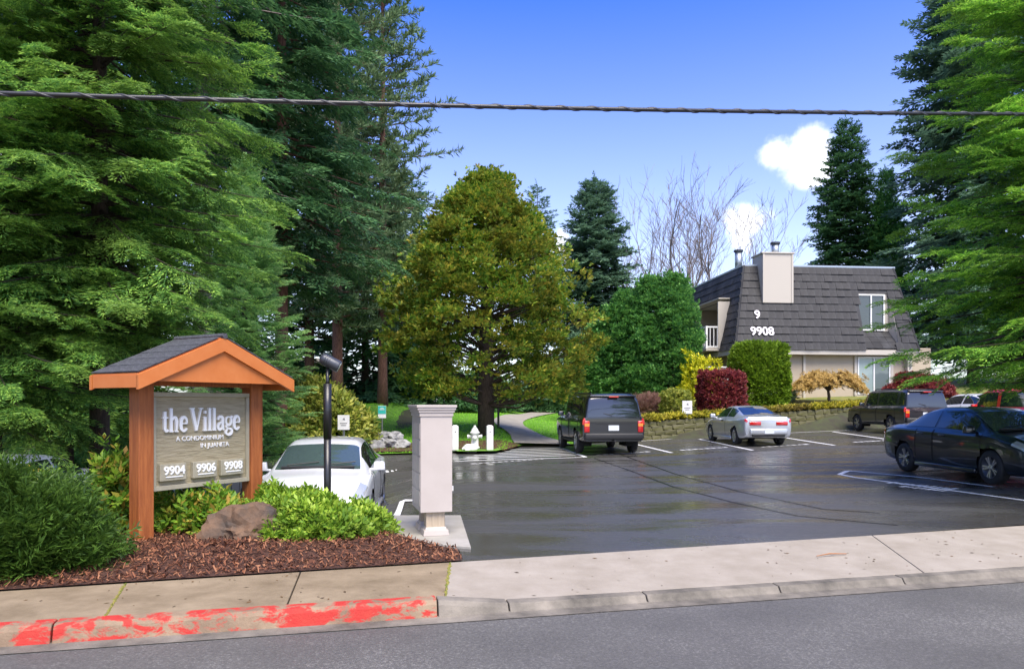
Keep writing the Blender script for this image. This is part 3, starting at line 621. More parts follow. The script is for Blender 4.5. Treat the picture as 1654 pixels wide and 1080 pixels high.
shrub('red_shrub', gl(1482, 37.2), (1.7, .9, 1.1), 'low dark red mound below the lower window', L_RED, 2600, .22, 23, shell=.7)
shrub('yellow_shrub', gl(1132, 35.2), (1.0, .8, 2.5), 'loose bright yellow-green shrub left of the clipped column hedge', L_YEL, 520, .3, 24, shell=.45, stems=30, upw=.9)
shrub('boxwood_shrub', gl(1092, 32.2), (.52, .5, .98), 'small clipped olive boxwood beside the white notice board', L_BOX, 1200, .16, 25, shape='box', shell=.7)
shrub('juniper_shrub', gl(1042, 33.5), (1.05, .8, .62), 'spreading reddish brown juniper behind the black utility vehicle', L_BROWN, 1500, .24, 26, FR_SH)
shrub('groundcover_shrub', gl(1258, 36.4), (.75, .5, .6), 'grey-green leafy perennial at the foot of the building wall', leafmat('greyleaf', [(.1, .15, .08), (.2, .27, .16)], .5, .2), 160, .4, 27)
shrub('laurel_hedge', gl(875, 47), (3.2, 1.2, 1.6), 'dark low hedge at the far end of the curving path', L_FIR, 1800, .4, 28, cat='hedge')
shrub('laurel_hedge', gl(720, 44), (4.2, 1.4, 2.2), 'dark hedge closing the lawn behind the golden cypress', L_FIR, 2200, .45, 29, cat='hedge')
def maple():
    p = gl(1338, 35.4); root = empty('maple_tree', p, 0, 'low umbrella-shaped golden laceleaf maple in front of the building wall', 'tree'); g = np.random.default_rng(9); tb = MB()
    tb.tube([(0, 0, -.1), (.03, 0, .35), (-.02, 0, .7)], [.09, .075, .06], 8); P = []; D = []
    for k in range(46):
        a = g.uniform(0, 6.28); r = g.uniform(.6, 1.9); tip = np.array([r * math.cos(a), r * .8 * math.sin(a), 1.45 - .27 * r ** 1.5 + g.normal(0, .06)]); mid = tip * .5 + np.array([0, 0, .82])
        tb.tube([(0, 0, .6), mid, tip], [.04, .02, .006], 5, False)
        for q in range(42):
            t = g.uniform(.35, 1.08); c = mid + (tip - mid) * (2 * t - 1) if t > .5 else np.array([0, 0, .6]) + (mid - np.array([0, 0, .6])) * 2 * t
            P.append(c + g.normal(0, .1, 3)); D.append([math.cos(a), math.sin(a), -.55])
    tb.build('trunk', M_BARK, root, True); link(bpy.data.objects.new('crown', np_mesh('crown', scatter(FR_FAR, P, D, g.uniform(.16, .32, len(P)), 2, .6), 4, L_MAPLE)), root)
maple()

# ------------------------------------------------------------------ the entrance sign
M_CEDAR = mat('cedar_stain', (.26, .07, .016), .6, col2=(.4, .125, .03), scale=5, stretch=(6, 6, .5), bump=.25, bscale=30)
M_ORANGE = mat('orange_paint', (.52, .15, .03), .55, col2=(.56, .18, .045), scale=4)
M_BOARD = mat('board_wood', (.24, .2, .115), .7, col2=(.37, .32, .205), scale=3.5, stretch=(1, 1, 9), bump=.5, bscale=9, lo=.3, hi=.6)
M_TRIM = mat('board_trim', (.30, .275, .195), .65, col2=(.36, .33, .24), scale=6)
M_SHING = mat('asphalt_shingle', (.035, .037, .043), .75, col2=(.085, .088, .1), scale=26, detail=6, bump=.6, bscale=90)
M_LETTER = mat('letter_white', (.82, .82, .79), .5)
def ribbon(pts, ws, y0, y1):
    """flat stroke in the xz plane with thickness from y0 to y1; ws = stroke widths"""
    n = len(pts); P = [Vector((p[0], p[1])) for p in pts]; mb = MB(); Lr = []
    for i in range(n):
        t = (P[min(n - 1, i + 1)] - P[max(0, i - 1)]).normalized(); q = Vector((-t.y, t.x)) * ws[i] / 2; Lr.append((P[i] + q, P[i] - q))
    vs = []
    for a, b in Lr: vs += [(a.x, y0, a.y), (b.x, y0, b.y), (a.x, y1, a.y), (b.x, y1, b.y)]
    fs = []
    for i in range(n - 1):
        o, p = 4 * i, 4 * i + 4; fs += [(o, o + 1, p + 1, p), (o + 2, p + 2, p + 3, o + 3), (o, p, p + 2, o + 2), (o + 1, o + 3, p + 3, p + 1)]
    fs += [(0, 2, 3, 1), (4 * n - 4, 4 * n - 3, 4 * n - 1, 4 * n - 2)]
    mb.add(vs, fs); return mb
def smooth_pts(c, n=5):
    c = [Vector(p) for p in c]; out = []
    for i in range(len(c) - 1):
        p0, p1, p2, p3 = c[max(0, i - 1)], c[i], c[i + 1], c[min(len(c) - 1, i + 2)]
        for k in range(n):
            t = k / n; out.append(.5 * ((2 * p1) + (p2 - p0) * t + (2 * p0 - 5 * p1 + 4 * p2 - p3) * t * t + (3 * p1 - p0 - 3 * p2 + p3) * t ** 3))
    return out + [c[-1]]
TK, TN = .125, .05
def serif(x, z, w=.2): return ([(x - w / 2, z), (x + w / 2, z)], [TN, TN])
def stem(x, z0, z1, w=TK): return ([(x, z0), (x, z1)], [w, w])
def curve(c, w0, w1=None):
    p = smooth_pts(c); n = len(p); w1 = w1 or w0
    return (p, [w0 + (w1 - w0) * math.sin(math.pi * i / (n - 1)) for i in range(n)])
GLYPH = {
 't': (.36, [stem(.15, .12, .86), curve([(.15, .14), (.19, .03), (.27, .03), (.34, .09)], TK, .07), ([(0, .6), (.33, .6)], [.055, .055])]),
 'h': (.6, [stem(.13, 0, 1), serif(.13, .015, .24), ([(.02, .96), (.13, .99)], [.05, .05]), curve([(.17, .48), (.27, .6), (.38, .59), (.44, .45), (.44, .25), (.44, 0)], .06, .14), serif(.44, .015, .22)]),
 'e': (.52, [([(.1, .34), (.46, .34)], [TN, TN]), curve([(.45, .34), (.42, .52), (.27, .61), (.12, .52), (.07, .31), (.12, .1), (.28, .02), (.46, .13)], .05, .15)]),
 'V': (.8, [([(.13, .98), (.41, .02)], [.15, .13]), ([(.42, .04), (.7, .98)], [.06, .055]), serif(.13, .985, .3), serif(.7, .985, .24)]),
 'i': (.27, [stem(.13, 0, .62), serif(.13, .015, .24), ([(.03, .58), (.13, .61)], [.05, .05]), ([(.06, .82), (.2, .82)], [.13, .13])]),
 'l': (.27, [stem(.13, 0, 1), serif(.13, .015, .24), ([(.03, .96), (.13, .99)], [.05, .05])]),
 'a': (.52, [curve([(.09, .46), (.14, .57), (.26, .61), (.38, .55), (.39, .42), (.39, .2), (.42, .05), (.5, .04)], .08, .13), curve([(.38, .37), (.2, .32), (.08, .2), (.11, .06), (.22, .02), (.38, .13)], .05, .12)]),
 'g': (.52, [curve([(.25, .6), (.1, .54), (.06, .41), (.11, .28), (.25, .22), (.39, .28), (.43, .41), (.39, .54), (.25, .6)], .06, .1), ([(.38, .55), (.52, .62)], [.05, .08]), curve([(.16, .24), (.08, .14), (.2, .07), (.4, .04), (.47, -.08), (.36, -.2), (.17, -.21), (.05, -.12), (.13, .0), (.2, .06)], .05, .11)]),
}
def text_obj(s, size, parent, loc, rot, m, name='lettering', depth=.006, align='CENTER', bold=0, sp=1.0):
    c = bpy.data.curves.new(name, 'FONT'); c.body = s; c.size = size; c.extrude = depth; c.align_x = align; c.offset = bold; c.space_character = sp; c.materials.append(m)
    tmp = bpy.data.objects.new('tmp', c); COL.objects.link(tmp); bpy.context.view_layer.update(); me = bpy.data.meshes.new_from_object(tmp); bpy.data.objects.remove(tmp)
    if not me.materials: me.materials.append(m)
    o = bpy.data.objects.new(name, me); link(o, parent); o.location = loc; o.rotation_euler = rot; return o
def entrance_sign():
    ang = R(60)                                                     # the board runs away from the street
    root = empty('entrance_sign', (-3.7, 8.84, .06), ang, 'roofed wooden entrance sign reading the Village with orange gable and cedar posts', 'sign')
    for x in (-.76, .76):
        p = MB().box((x, 0, .96), (.18, .18, 2.02)); p.build('post', M_CEDAR, root, False, .008)
    # front of the board faces local -y
    bw, z0, z1 = 1.33, .56, 1.66
    board = MB().box((0, 0, (z0 + z1) / 2), (bw, .05, z1 - z0)).build('board', M_BOARD, root, False, .004)
    for (c, d) in (((0, -.035, z1 - .02), (bw, .05, .05)), ((0, -.035, z0 + .025), (bw, .05, .05)), ((bw / 2 - .022, -.035, (z0 + z1) / 2), (.045, .046, z1 - z0 - .1)), ((-bw / 2 + .022, -.035, (z0 + z1) / 2), (.045, .046, z1 - z0 - .1))):
        MB().box(c, d).build('board_frame', M_TRIM, board, False, .004)
    x = -bw * .405; s = .268; bz = z0 + .655
    for ch in 'the Village':
        if ch == ' ': x += .075 * s; continue
        w, strokes = GLYPH[ch]; mb = MB()
        for i, (p, ws) in enumerate(strokes):
            k = ribbon([(x + a[0] * s * .79, bz + a[1] * s) for a in p], [q * s for q in ws], -.052 - .0008 * i, -.02); mb.add(k.v, k.f)
        mb.build('letter', M_LETTER, board); x += (w + .035) * s * .79
    text_obj('A CONDOMINIUM', .078, board, (-.03, -.03, z0 + .545), (R(90), 0, 0), M_LETTER, depth=.006)
    text_obj('IN JUANITA', .078, board, (.17, -.03, z0 + .455), (R(90), 0, 0), M_LETTER, depth=.006)
    for cx, s in ((-.42, '9904'), (0.0, '9906'), (.39, '9908')):
        pl = MB().box((cx, -.05, z0 + .2), (.33, .055, .19)).build('number_plaque', M_TRIM, board, False, .005)
        text_obj(s, .135, pl, (cx + .01, -.082, z0 + .175), (R(90), 0, 0), M_LETTER, 'number', .005, bold=.003)
        MB().box((cx + .01, -.08, z0 + .148), (.22, .008, .012)).build('underline', M_LETTER, pl)
    # roof: gable ends at local -y / +y
    D0, D1, hw, ze, zp = -.4, .44, 1.06, 1.855, 2.31
    def gable(y, t, name, inset, zb, mm):
        sl = (zp - ze) / hw; w = hw - inset; mb = MB(); top = zp - inset * sl - .03
        vs = [(-w, y, top - w * sl), (0, y, top), (w, y, top - w * sl)]
        return sl, w
    sl = (zp - ze) / hw; roof = MB()
    for sgn in (-1, 1):
        a = [(0, zp), (sgn * hw, ze), (sgn * hw, ze - .03), (0, zp - .03)]
        roof.add([(p[0], D0 + .02, p[1]) for p in a] + [(p[0], D1 - .02, p[1]) for p in a], [(0, 1, 2, 3), (4, 7, 6, 5), (0, 4, 5, 1), (1, 5, 6, 2), (2, 6, 7, 3)])
    rf = roof.build('roof', M_ORANGE, root)
    for y in (D0, D1):                                              # barge boards and gable infill
        for sgn in (-1, 1):
            a = [(0, zp - .012), (sgn * (hw + .01), ze - .016), (sgn * (hw + .01), ze - .17), (0, zp - .166)]; t = .02
            MB().add([(p[0], y - t, p[1]) for p in a] + [(p[0], y + t, p[1]) for p in a], [(0, 1, 2, 3), (4, 7, 6, 5), (0, 4, 5, 1), (1, 5, 6, 2), (2, 6, 7, 3), (3, 7, 4, 0)]).build('barge_board', M_ORANGE, rf)
        yy = y + (.03 if y < 0 else -.03); a = [(0, zp - .14), (hw * .86, zp - .14 - hw * .86 * sl), (-hw * .86, zp - .14 - hw * .86 * sl)]
        MB().add([(p[0], yy - .012, p[1]) for p in a] + [(p[0], yy + .012, p[1]) for p in a], [(0, 1, 2), (3, 5, 4), (0, 3, 4, 1), (1, 4, 5, 2), (2, 5, 3, 0)]).build('gable_panel', M_ORANGE, rf)
    for sgn in (-1, 1): MB().box((sgn * (hw - .005), 0, ze - .085), (.03, D1 - D0 - .05, .13)).build('fascia', M_ORANGE, rf)
    MB().box((0, 0, ze - .05), (1.75, .14, .14)).build('beam', M_CEDAR, root, False, .006)
    tile = MB().add([(0, 0, 0), (.262, 0, 0), (.262, .205, 0), (0, .205, 0), (0, 0, .014), (.262, 0, .01), (.262, .205, .01), (0, .205, .014)], [(3, 2, 1, 0), (4, 5, 6, 7), (0, 1, 5, 4), (1, 2, 6, 5), (2, 3, 7, 6), (3, 0, 4, 7)]).mesh('shingle', M_SHING)
    rr = random.Random(2); run = math.hypot(hw, zp - ze) + .04; a = math.atan2(zp - ze, hw)
    for sgn in (-1, 1):
        for r in range(5):
            for c in range(4):
                o = bpy.data.objects.new('shingle', tile); link(o, rf); u = .02 + r * (run - .2) / 4.3   # distance from ridge
                u = run - .3 - r * .21
                o.location = (sgn * (u + .262) * math.cos(a), D0 + .008 + .2065 * c + (.205 if sgn > 0 else 0), zp - (u + .262) * math.sin(a) + .009 + rr.uniform(0, .003))
                o.rotation_euler = (0, math.pi - a if sgn > 0 else -a, 0) if False else (0, 0, 0)
                M = Matrix.Rotation(math.pi if sgn > 0 else 0, 4, 'Z'); o.matrix_local = Matrix.Translation(o.location) @ M @ Matrix.Rotation(-a, 4, 'Y')
    MB().tube([(0, D0 - .03, zp + .012), (0, D1 + .03, zp + .012)], .035, 6).build('ridge_cap', M_SHING, rf)
entrance_sign()

# ------------------------------------------------------------------ lamp, mailbox, boulder, hydrant, posts, small signs
M_BLACK = mat('black_metal', (.012, .012, .013), .4, coat=.2)
M_GREYMET = mat('lamp_grey', (.06, .065, .075), .4, .4)
def spot_lamp():
    root = empty('spot_lamp', (-2.36, 9.5, .05), R(20), 'black pole with a grey cylindrical spotlight in front of the white sedan', 'lamp')
    MB().tube([(0, 0, -.1), (0, 0, 1.12)], .046, 14).build('pole', M_BLACK, root, True)
    MB().tube([(0, 0, 1.1), (0, 0, 1.8)], .052, 14).build('pole_sleeve', M_BLACK, root, True)
    MB().tube([(0, 0, 1.8), (0, 0, 1.84), (0, 0, 2.0)], [.03, .022, .02], 10).build('neck', M_BLACK, root, True)
    h = MB(); a = Vector((-.07, .0, 2.13)); b = Vector((.13, -.04, 2.02)); d = (b - a).normalized()
    h.tube([a - d * .02, a, a + d * .03, b, b + d * .015], [.03, .062, .072, .078, .074], 16); hd = h.build('lamp_head', M_GREYMET, root, True)
    MB().tube([b + d * .016, b + d * .02], .062, 16).build('lens', mat('lens', (.5, .52, .5), .1), hd)
    for k in range(3): MB().tube([a + d * (.04 + .03 * k), a + d * (.05 + .03 * k)], .08, 16).build('cooling_fin', M_GREYMET, hd)
spot_lamp()
M_MAIL = mat('mailbox_enamel', (.42, .37, .325), .5, col2=(.45, .4, .355), scale=3)
M_FLUTE = mat('pedestal_cream', (.42, .34, .24), .5)
def mailbox():
    root = empty('mailbox_cabinet', (-.99, 9.15, .03), R(15), 'tall beige mailbox cabinet on two fluted pedestals at the driveway mouth', 'mailbox')
    MB().box((0, 0, .87), (.38, .74, 1.18)).build('cabinet', M_MAIL, root, False, .006)
    cap = MB(); 
    for z, e, h in ((1.44, .012, .05), (1.475, .025, .03), (1.505, .038, .03), (1.535, .05, .03)): cap.box((0, 0, z), (.38 + e * 2, .74 + e * 2, h))
    cap.build('cornice', M_MAIL, root, False, .004)
    for y in (-.22, .22):
        p = MB(); n = 40; prof = []
        ring = lambda s: [((.105 + (.009 if k % 4 < 2 else 0)) * (1 if True else 0) * s * (1.0 / max(abs(math.cos(2 * math.pi * k / n)), abs(math.sin(2 * math.pi * k / n)))), k) for k in range(n)]
        vs = []
        for z in (.06, .3):
            for r, k in ring(1): vs.append((r * math.cos(2 * math.pi * k / n), y + r * .9 * math.sin(2 * math.pi * k / n), z))
        p.add(vs, [(k, (k + 1) % n, n + (k + 1) % n, n + k) for k in range(n)]); p.build('pedestal', M_FLUTE, root)
        MB().box((0, y, .035), (.31, .3, .07), 0, .93).build('pedestal_foot', M_MAIL, root, False, .006)
        MB().box((0, y, .085), (.26, .25, .03), 0, .9).build('pedestal_moulding', M_MAIL, root, False, .004)
    for k in range(2):
        for j in range(5): MB().box((-.193, -.175 + .35 * k, .42 + .2 * j + .02), (.008, .33, .18)).build('mail_door', M_MAIL, root, False, .003)
    MB().box((.2, -.3, .55), (.03, .03, .06)).build('latch', M_WHITE, root, False, .004)
mailbox()
def rock(name, loc, size, seed, label, m, cat='rock', group=None, cuts=4):
    rr = random.Random(seed); bm = bmesh.new(); bmesh.ops.create_icosphere(bm, subdivisions=cuts, radius=1)
    ph = [Vector((rr.gauss(0, 1), rr.gauss(0, 1), rr.gauss(0, 1))).normalized() for _ in range(9)]; off = [rr.uniform(.5, .85) for _ in ph]
    from mathutils import noise
    for v in bm.verts:
        d = v.co.normalized(); r = 1.0
        for p, o in zip(ph, off):
            q = d.dot(p)
            if q > .05: r = min(r, o / q)
        r += .2 * noise.noise(d * 2.2 + Vector((seed, 0, 0))) + .1 * noise.noise(d * 5) + .04 * noise.noise(d * 13)
        v.co = Vector((d.x * size[0], d.y * size[1], d.z * size[2])) * r
    me = bpy.data.meshes.new(name); bm.to_mesh(me); bm.free(); me.materials.append(m)
    o = link(bpy.data.objects.new(name, me)); o.location = loc; o.rotation_euler = (0, 0, rr.uniform(0, 6)); return tag(o, label, cat, group)
M_ROCK = mat('boulder', (.045, .036, .028), .8, col2=(.17, .095, .05), scale=3, detail=9, bump=.9, bscale=9)
M_ROCKG = mat('grey_rock', (.1, .1, .1), .85, col2=(.36, .36, .35), scale=4, detail=8, bump=.8, bscale=10)
rock('boulder', (-2.98, 8.35, .12), (.52, .36, .36), 4, 'brown and grey flat-topped boulder in the mulch below the sign', M_ROCK)
for i, (px, py, s, lab) in enumerate(((608, 712, .55, 'leftmost grey rock on the lawn edge'), (628, 711, .5, 'grey rock in the middle of the rockery beside the green sign'), (646, 713, .42, 'grey rock at the right end of the rockery'), (618, 704, .42, 'upper grey rock of the rockery'), (638, 703, .36, 'small upper grey rock of the rockery'))):
    p = gp(px, 24.5 + .5 * (i > 2)); rock('rock', (p[0], p[1], land_z(*p) + .12 + .22 * (i > 2)), (s, s * .8, s * .55), 20 + i, lab, M_ROCKG, group='rockery by the mulch', cuts=3)
p = at(757, 731); rock('rock', (p.x, p.y, .14), (.4, .25, .16), 31, 'pale flat rock at the foot of the hydrant', mat('pale_rock', (.5, .5, .48), .8, col2=(.65, .65, .62), scale=5), cuts=3)
def hydrant():
    x, y = gp(767, 24.2); root = empty('fire_hydrant', (x, y, .1), 0, 'white fire hydrant between two white posts', 'hydrant')
    MB().lathe([(.17, 0), (.17, .05), (.12, .06), (.12, .5), (.16, .52), (.16, .56), (.125, .58), (.1, .66), (.05, .72), (.035, .73), (.035, .78)], 18).build('barrel', M_WHITE, root, True)
    MB().tube([(-.2, 0, .42), (.2, 0, .42)], .055, 10).build('side_outlet', M_WHITE, root, True); MB().tube([(0, 0, .38), (0, -.2, .38)], .075, 12).build('pumper_outlet', M_WHITE, root, True)
    MB().tube([(-.24, 0, .42), (-.19, 0, .42)], .07, 6).build('outlet_cap', M_WHITE, root); MB().tube([(.19, 0, .42), (.24, 0, .42)], .07, 6).build('outlet_cap', M_WHITE, root)
hydrant()
for px, lab in ((735, 'white square post left of the hydrant, half behind the mailbox cabinet'), (791, 'white square post right of the hydrant')):
    x, y = gp(px, 24.0); root = empty('guard_post', (x, y, .1), R(10), lab, 'post', 'white posts by the hydrant')
    MB().box((0, 0, .36), (.21, .21, .8)).build('post_body', M_WHITE, root, False, .01); MB().box((0, 0, .775), (.19, .19, .04), 0, .6).build('post_top', M_WHITE, root)
    MB().box((.0, -.108, .58), (.03, .006, .03)).build('bolt', M_BLACK, root)
M_POSTM = mat('sign_post_metal', (.16, .17, .16), .5, .6); M_TEAL = mat('teal_sign', (.02, .36, .3), .4); M_INK = mat('sign_ink', (.1, .1, .1), .5)
def small_sign(px, d, zc, w, h, label, kind, zbase=None):
    x, y = gp(px, d); zb = land_z(x, y) if zbase is None else zbase
    root = empty('notice_sign', (x, y, zb), R(6), label, 'sign'); MB().tube([(0, .03, -.2), (0, .03, zc - zb)], .03, 6).build('sign_post', M_POSTM, root)
    pl = MB().box((0, 0, zc - zb), (w, .02, h)).build('sign_panel', M_WHITE, root, False, .006)
    z = zc - zb
    if kind == 'teal':
        MB().box((0, -.012, z + h * .16), (w * .96, .008, h * .64)).build('teal_field', M_TEAL, pl); MB().box((0, -.018, z + h * .2), (w * .6, .006, h * .06)).build('sign_text', M_WHITE, pl); MB().box((0, -.018, z + h * .32), (w * .4, .006, h * .05)).build('sign_text', M_WHITE, pl)
    else:
        MB().add([(-.1 * w, -.014, z + h * .2), (.14 * w, -.014, z + h * .16), (.06 * w, -.014, z + h * .33)], [(0, 1, 2)]).build('emblem', M_INK, pl)
        for k in range(2): MB().box((0, -.012, z - h * (.05 + .14 * k)), (w * (.6 - .15 * k), .006, h * .045)).build('sign_text', M_INK, pl)
small_sign(555, 18.6, 1.6 - 31 * 18.6 / 1200, .29, .37, 'small white notice behind the white sedan', 'white')
small_sign(617, 25.2, 1.6 - 14 * 25.2 / 1200, .27, .42, 'teal and white notice on a thin post by the rockery', 'teal')
small_sign(1110, 30.9, 1.6 - 6.5 * 30.9 / 1200, .42, .54, 'white notice on the retaining wall beside the olive boxwood', 'white')
x, y = gp(805, 33); r_ = empty('garden_light', (x, y, land_z(x, y)), 0, 'thin dark garden light post on the lawn right of the cypress trunk', 'lamp')
MB().tube([(0, 0, -.1), (0, 0, 1.0)], .05, 8).build('post', M_BLACK, r_); MB().tube([(0, 0, 1.0), (0, 0, 1.05), (0, 0, 1.15)], [.05, .09, .03], 8).build('lamp_cap', M_BLACK, r_)

# ------------------------------------------------------------------ retaining wall with its stones, far fence
M_STONE = leafmat('wall_stone', [(.06, .052, .035), (.11, .1, .07), (.17, .15, .11), (.1, .1, .04)], .85, 0, ((.09, .09, .02), 1.1, .7))
def retaining_wall():
    root = empty('retaining_wall', (0, 0, 0), 0, 'low mossy stone retaining wall behind the parked coupe', 'wall'); rr = random.Random(7)
    A, B = Vector((5.07, 30)), Vector((15.9, 34)); C = Vector((24, 37)); pts = [A, B, C]; core = MB(); shared = []
    for q in range(5):
        mb = MB().box((0, 0, 0), (1, .26, 1)); me = mb.mesh('stone', M_STONE); bm = bmesh.new(); bm.from_mesh(me); bmesh.ops.bevel(bm, geom=bm.edges[:], offset=.05, segments=1, affect='EDGES')
        for v in bm.verts: v.co += Vector((rr.gauss(0, .03), rr.gauss(0, .015), rr.gauss(0, .04)))
        bm.to_mesh(me); bm.free(); shared.append(me)
    for P, Q in ((A, B), (B, C)):
        d = (Q - P); ln = d.length; d.normalize(); ang = math.atan2(d.y, d.x); nrm = Vector((-d.y, d.x)); s = 0
        rows = 4
        for r in range(rows):
            s = -rr.uniform(0, .3)
            while s < ln:
                w = rr.uniform(.32, .6); c = P + d * (s + w / 2); z0 = lot_z(c.x, c.y) - .03; hh = (wall_top(c.x) - z0) / rows
                o = bpy.data.objects.new('stone', rr.choice(shared)); link(o, root); o.location = (c.x + nrm.x * (.1 + .03 * r), c.y + nrm.y * (.1 + .03 * r), z0 + hh * (r + .5)); o.rotation_euler = (0, 0, ang + rr.gauss(0, .02)); o.scale = (w - .012, rr.uniform(.9, 1.1), hh - .012); s += w
    mb = MB(); d = (B - A).normalized(); nrm = Vector((-d.y, d.x)); vs = []
    for p in (A, B, C): vs += [(p.x + nrm.x * .14, p.y + nrm.y * .14, lot_z(p.x, p.y) - .1), (p.x + nrm.x * .14, p.y + nrm.y * .14, wall_top(p.x) - .03), (p.x + nrm.x * .5, p.y + nrm.y * .5, wall_top(p.x) - .03)]
    mb.add(vs, [(0, 1, 4, 3), (1, 2, 5, 4), (3, 4, 7, 6), (4, 5, 8, 7)]).build('wall_core', M_SOIL, root)
    g = np.random.default_rng(3); n = 5200; t = g.uniform(0, 1, n); P3 = np.stack([5.0 + 15 * t, 30.05 + 5.55 * t + g.uniform(.02, .75, n), np.zeros(n)], 1); P3[:, 2] = [wall_top(x) + .02 + .1 * g.random() for x in P3[:, 0]]
    D = g.normal(0, .6, (n, 3)); D[:, 2] = np.abs(D[:, 2]) + .2; D[:, 1] -= .4
    tag(link(bpy.data.objects.new('groundcover', np_mesh('groundcover', scatter(SPRIGS, P3, D, g.uniform(.12, .26, n), 5, .6), 4, leafmat('yellow_groundcover', [(.1, .12, .01), (.26, .24, .015), (.4, .33, .03)], .6, .2, ((.1, .06, .03), .6, .8))))), kind='stuff')
retaining_wall()
def board_fence(name, loc, rz, n, bw, h, m, label, posts=True):
    root = empty(name, loc, rz, label, 'fence'); me = MB().box((0, 0, h / 2), (bw * .94, .03, h)).mesh('board', m)
    for k in range(n): o = link(bpy.data.objects.new('board', me), root); o.location = ((k + .5) * bw, 0, 0)
    for z in (.25 * h, .8 * h): MB().box((n * bw / 2, .05, z), (n * bw, .05, .09)).build('rail', m, root)
    MB().box((n * bw / 2, 0, h + .03), (n * bw, .1, .05)).build('top_rail', m, root)
board_fence('wood_fence', gl(905, 50), R(4), 26, .3, 1.5, mat('old_wood', (.09, .07, .045), .8, col2=(.16, .13, .085), scale=4), 'brown board fence at the far end of the path')
board_fence('wood_fence', gl(1112, 37.2), R(5), 16, .16, 1.75, mat('white_fence', (.66, .65, .62), .6, col2=(.74, .73, .7), scale=4), 'off-white board fence between leyland cypress and the column hedge')

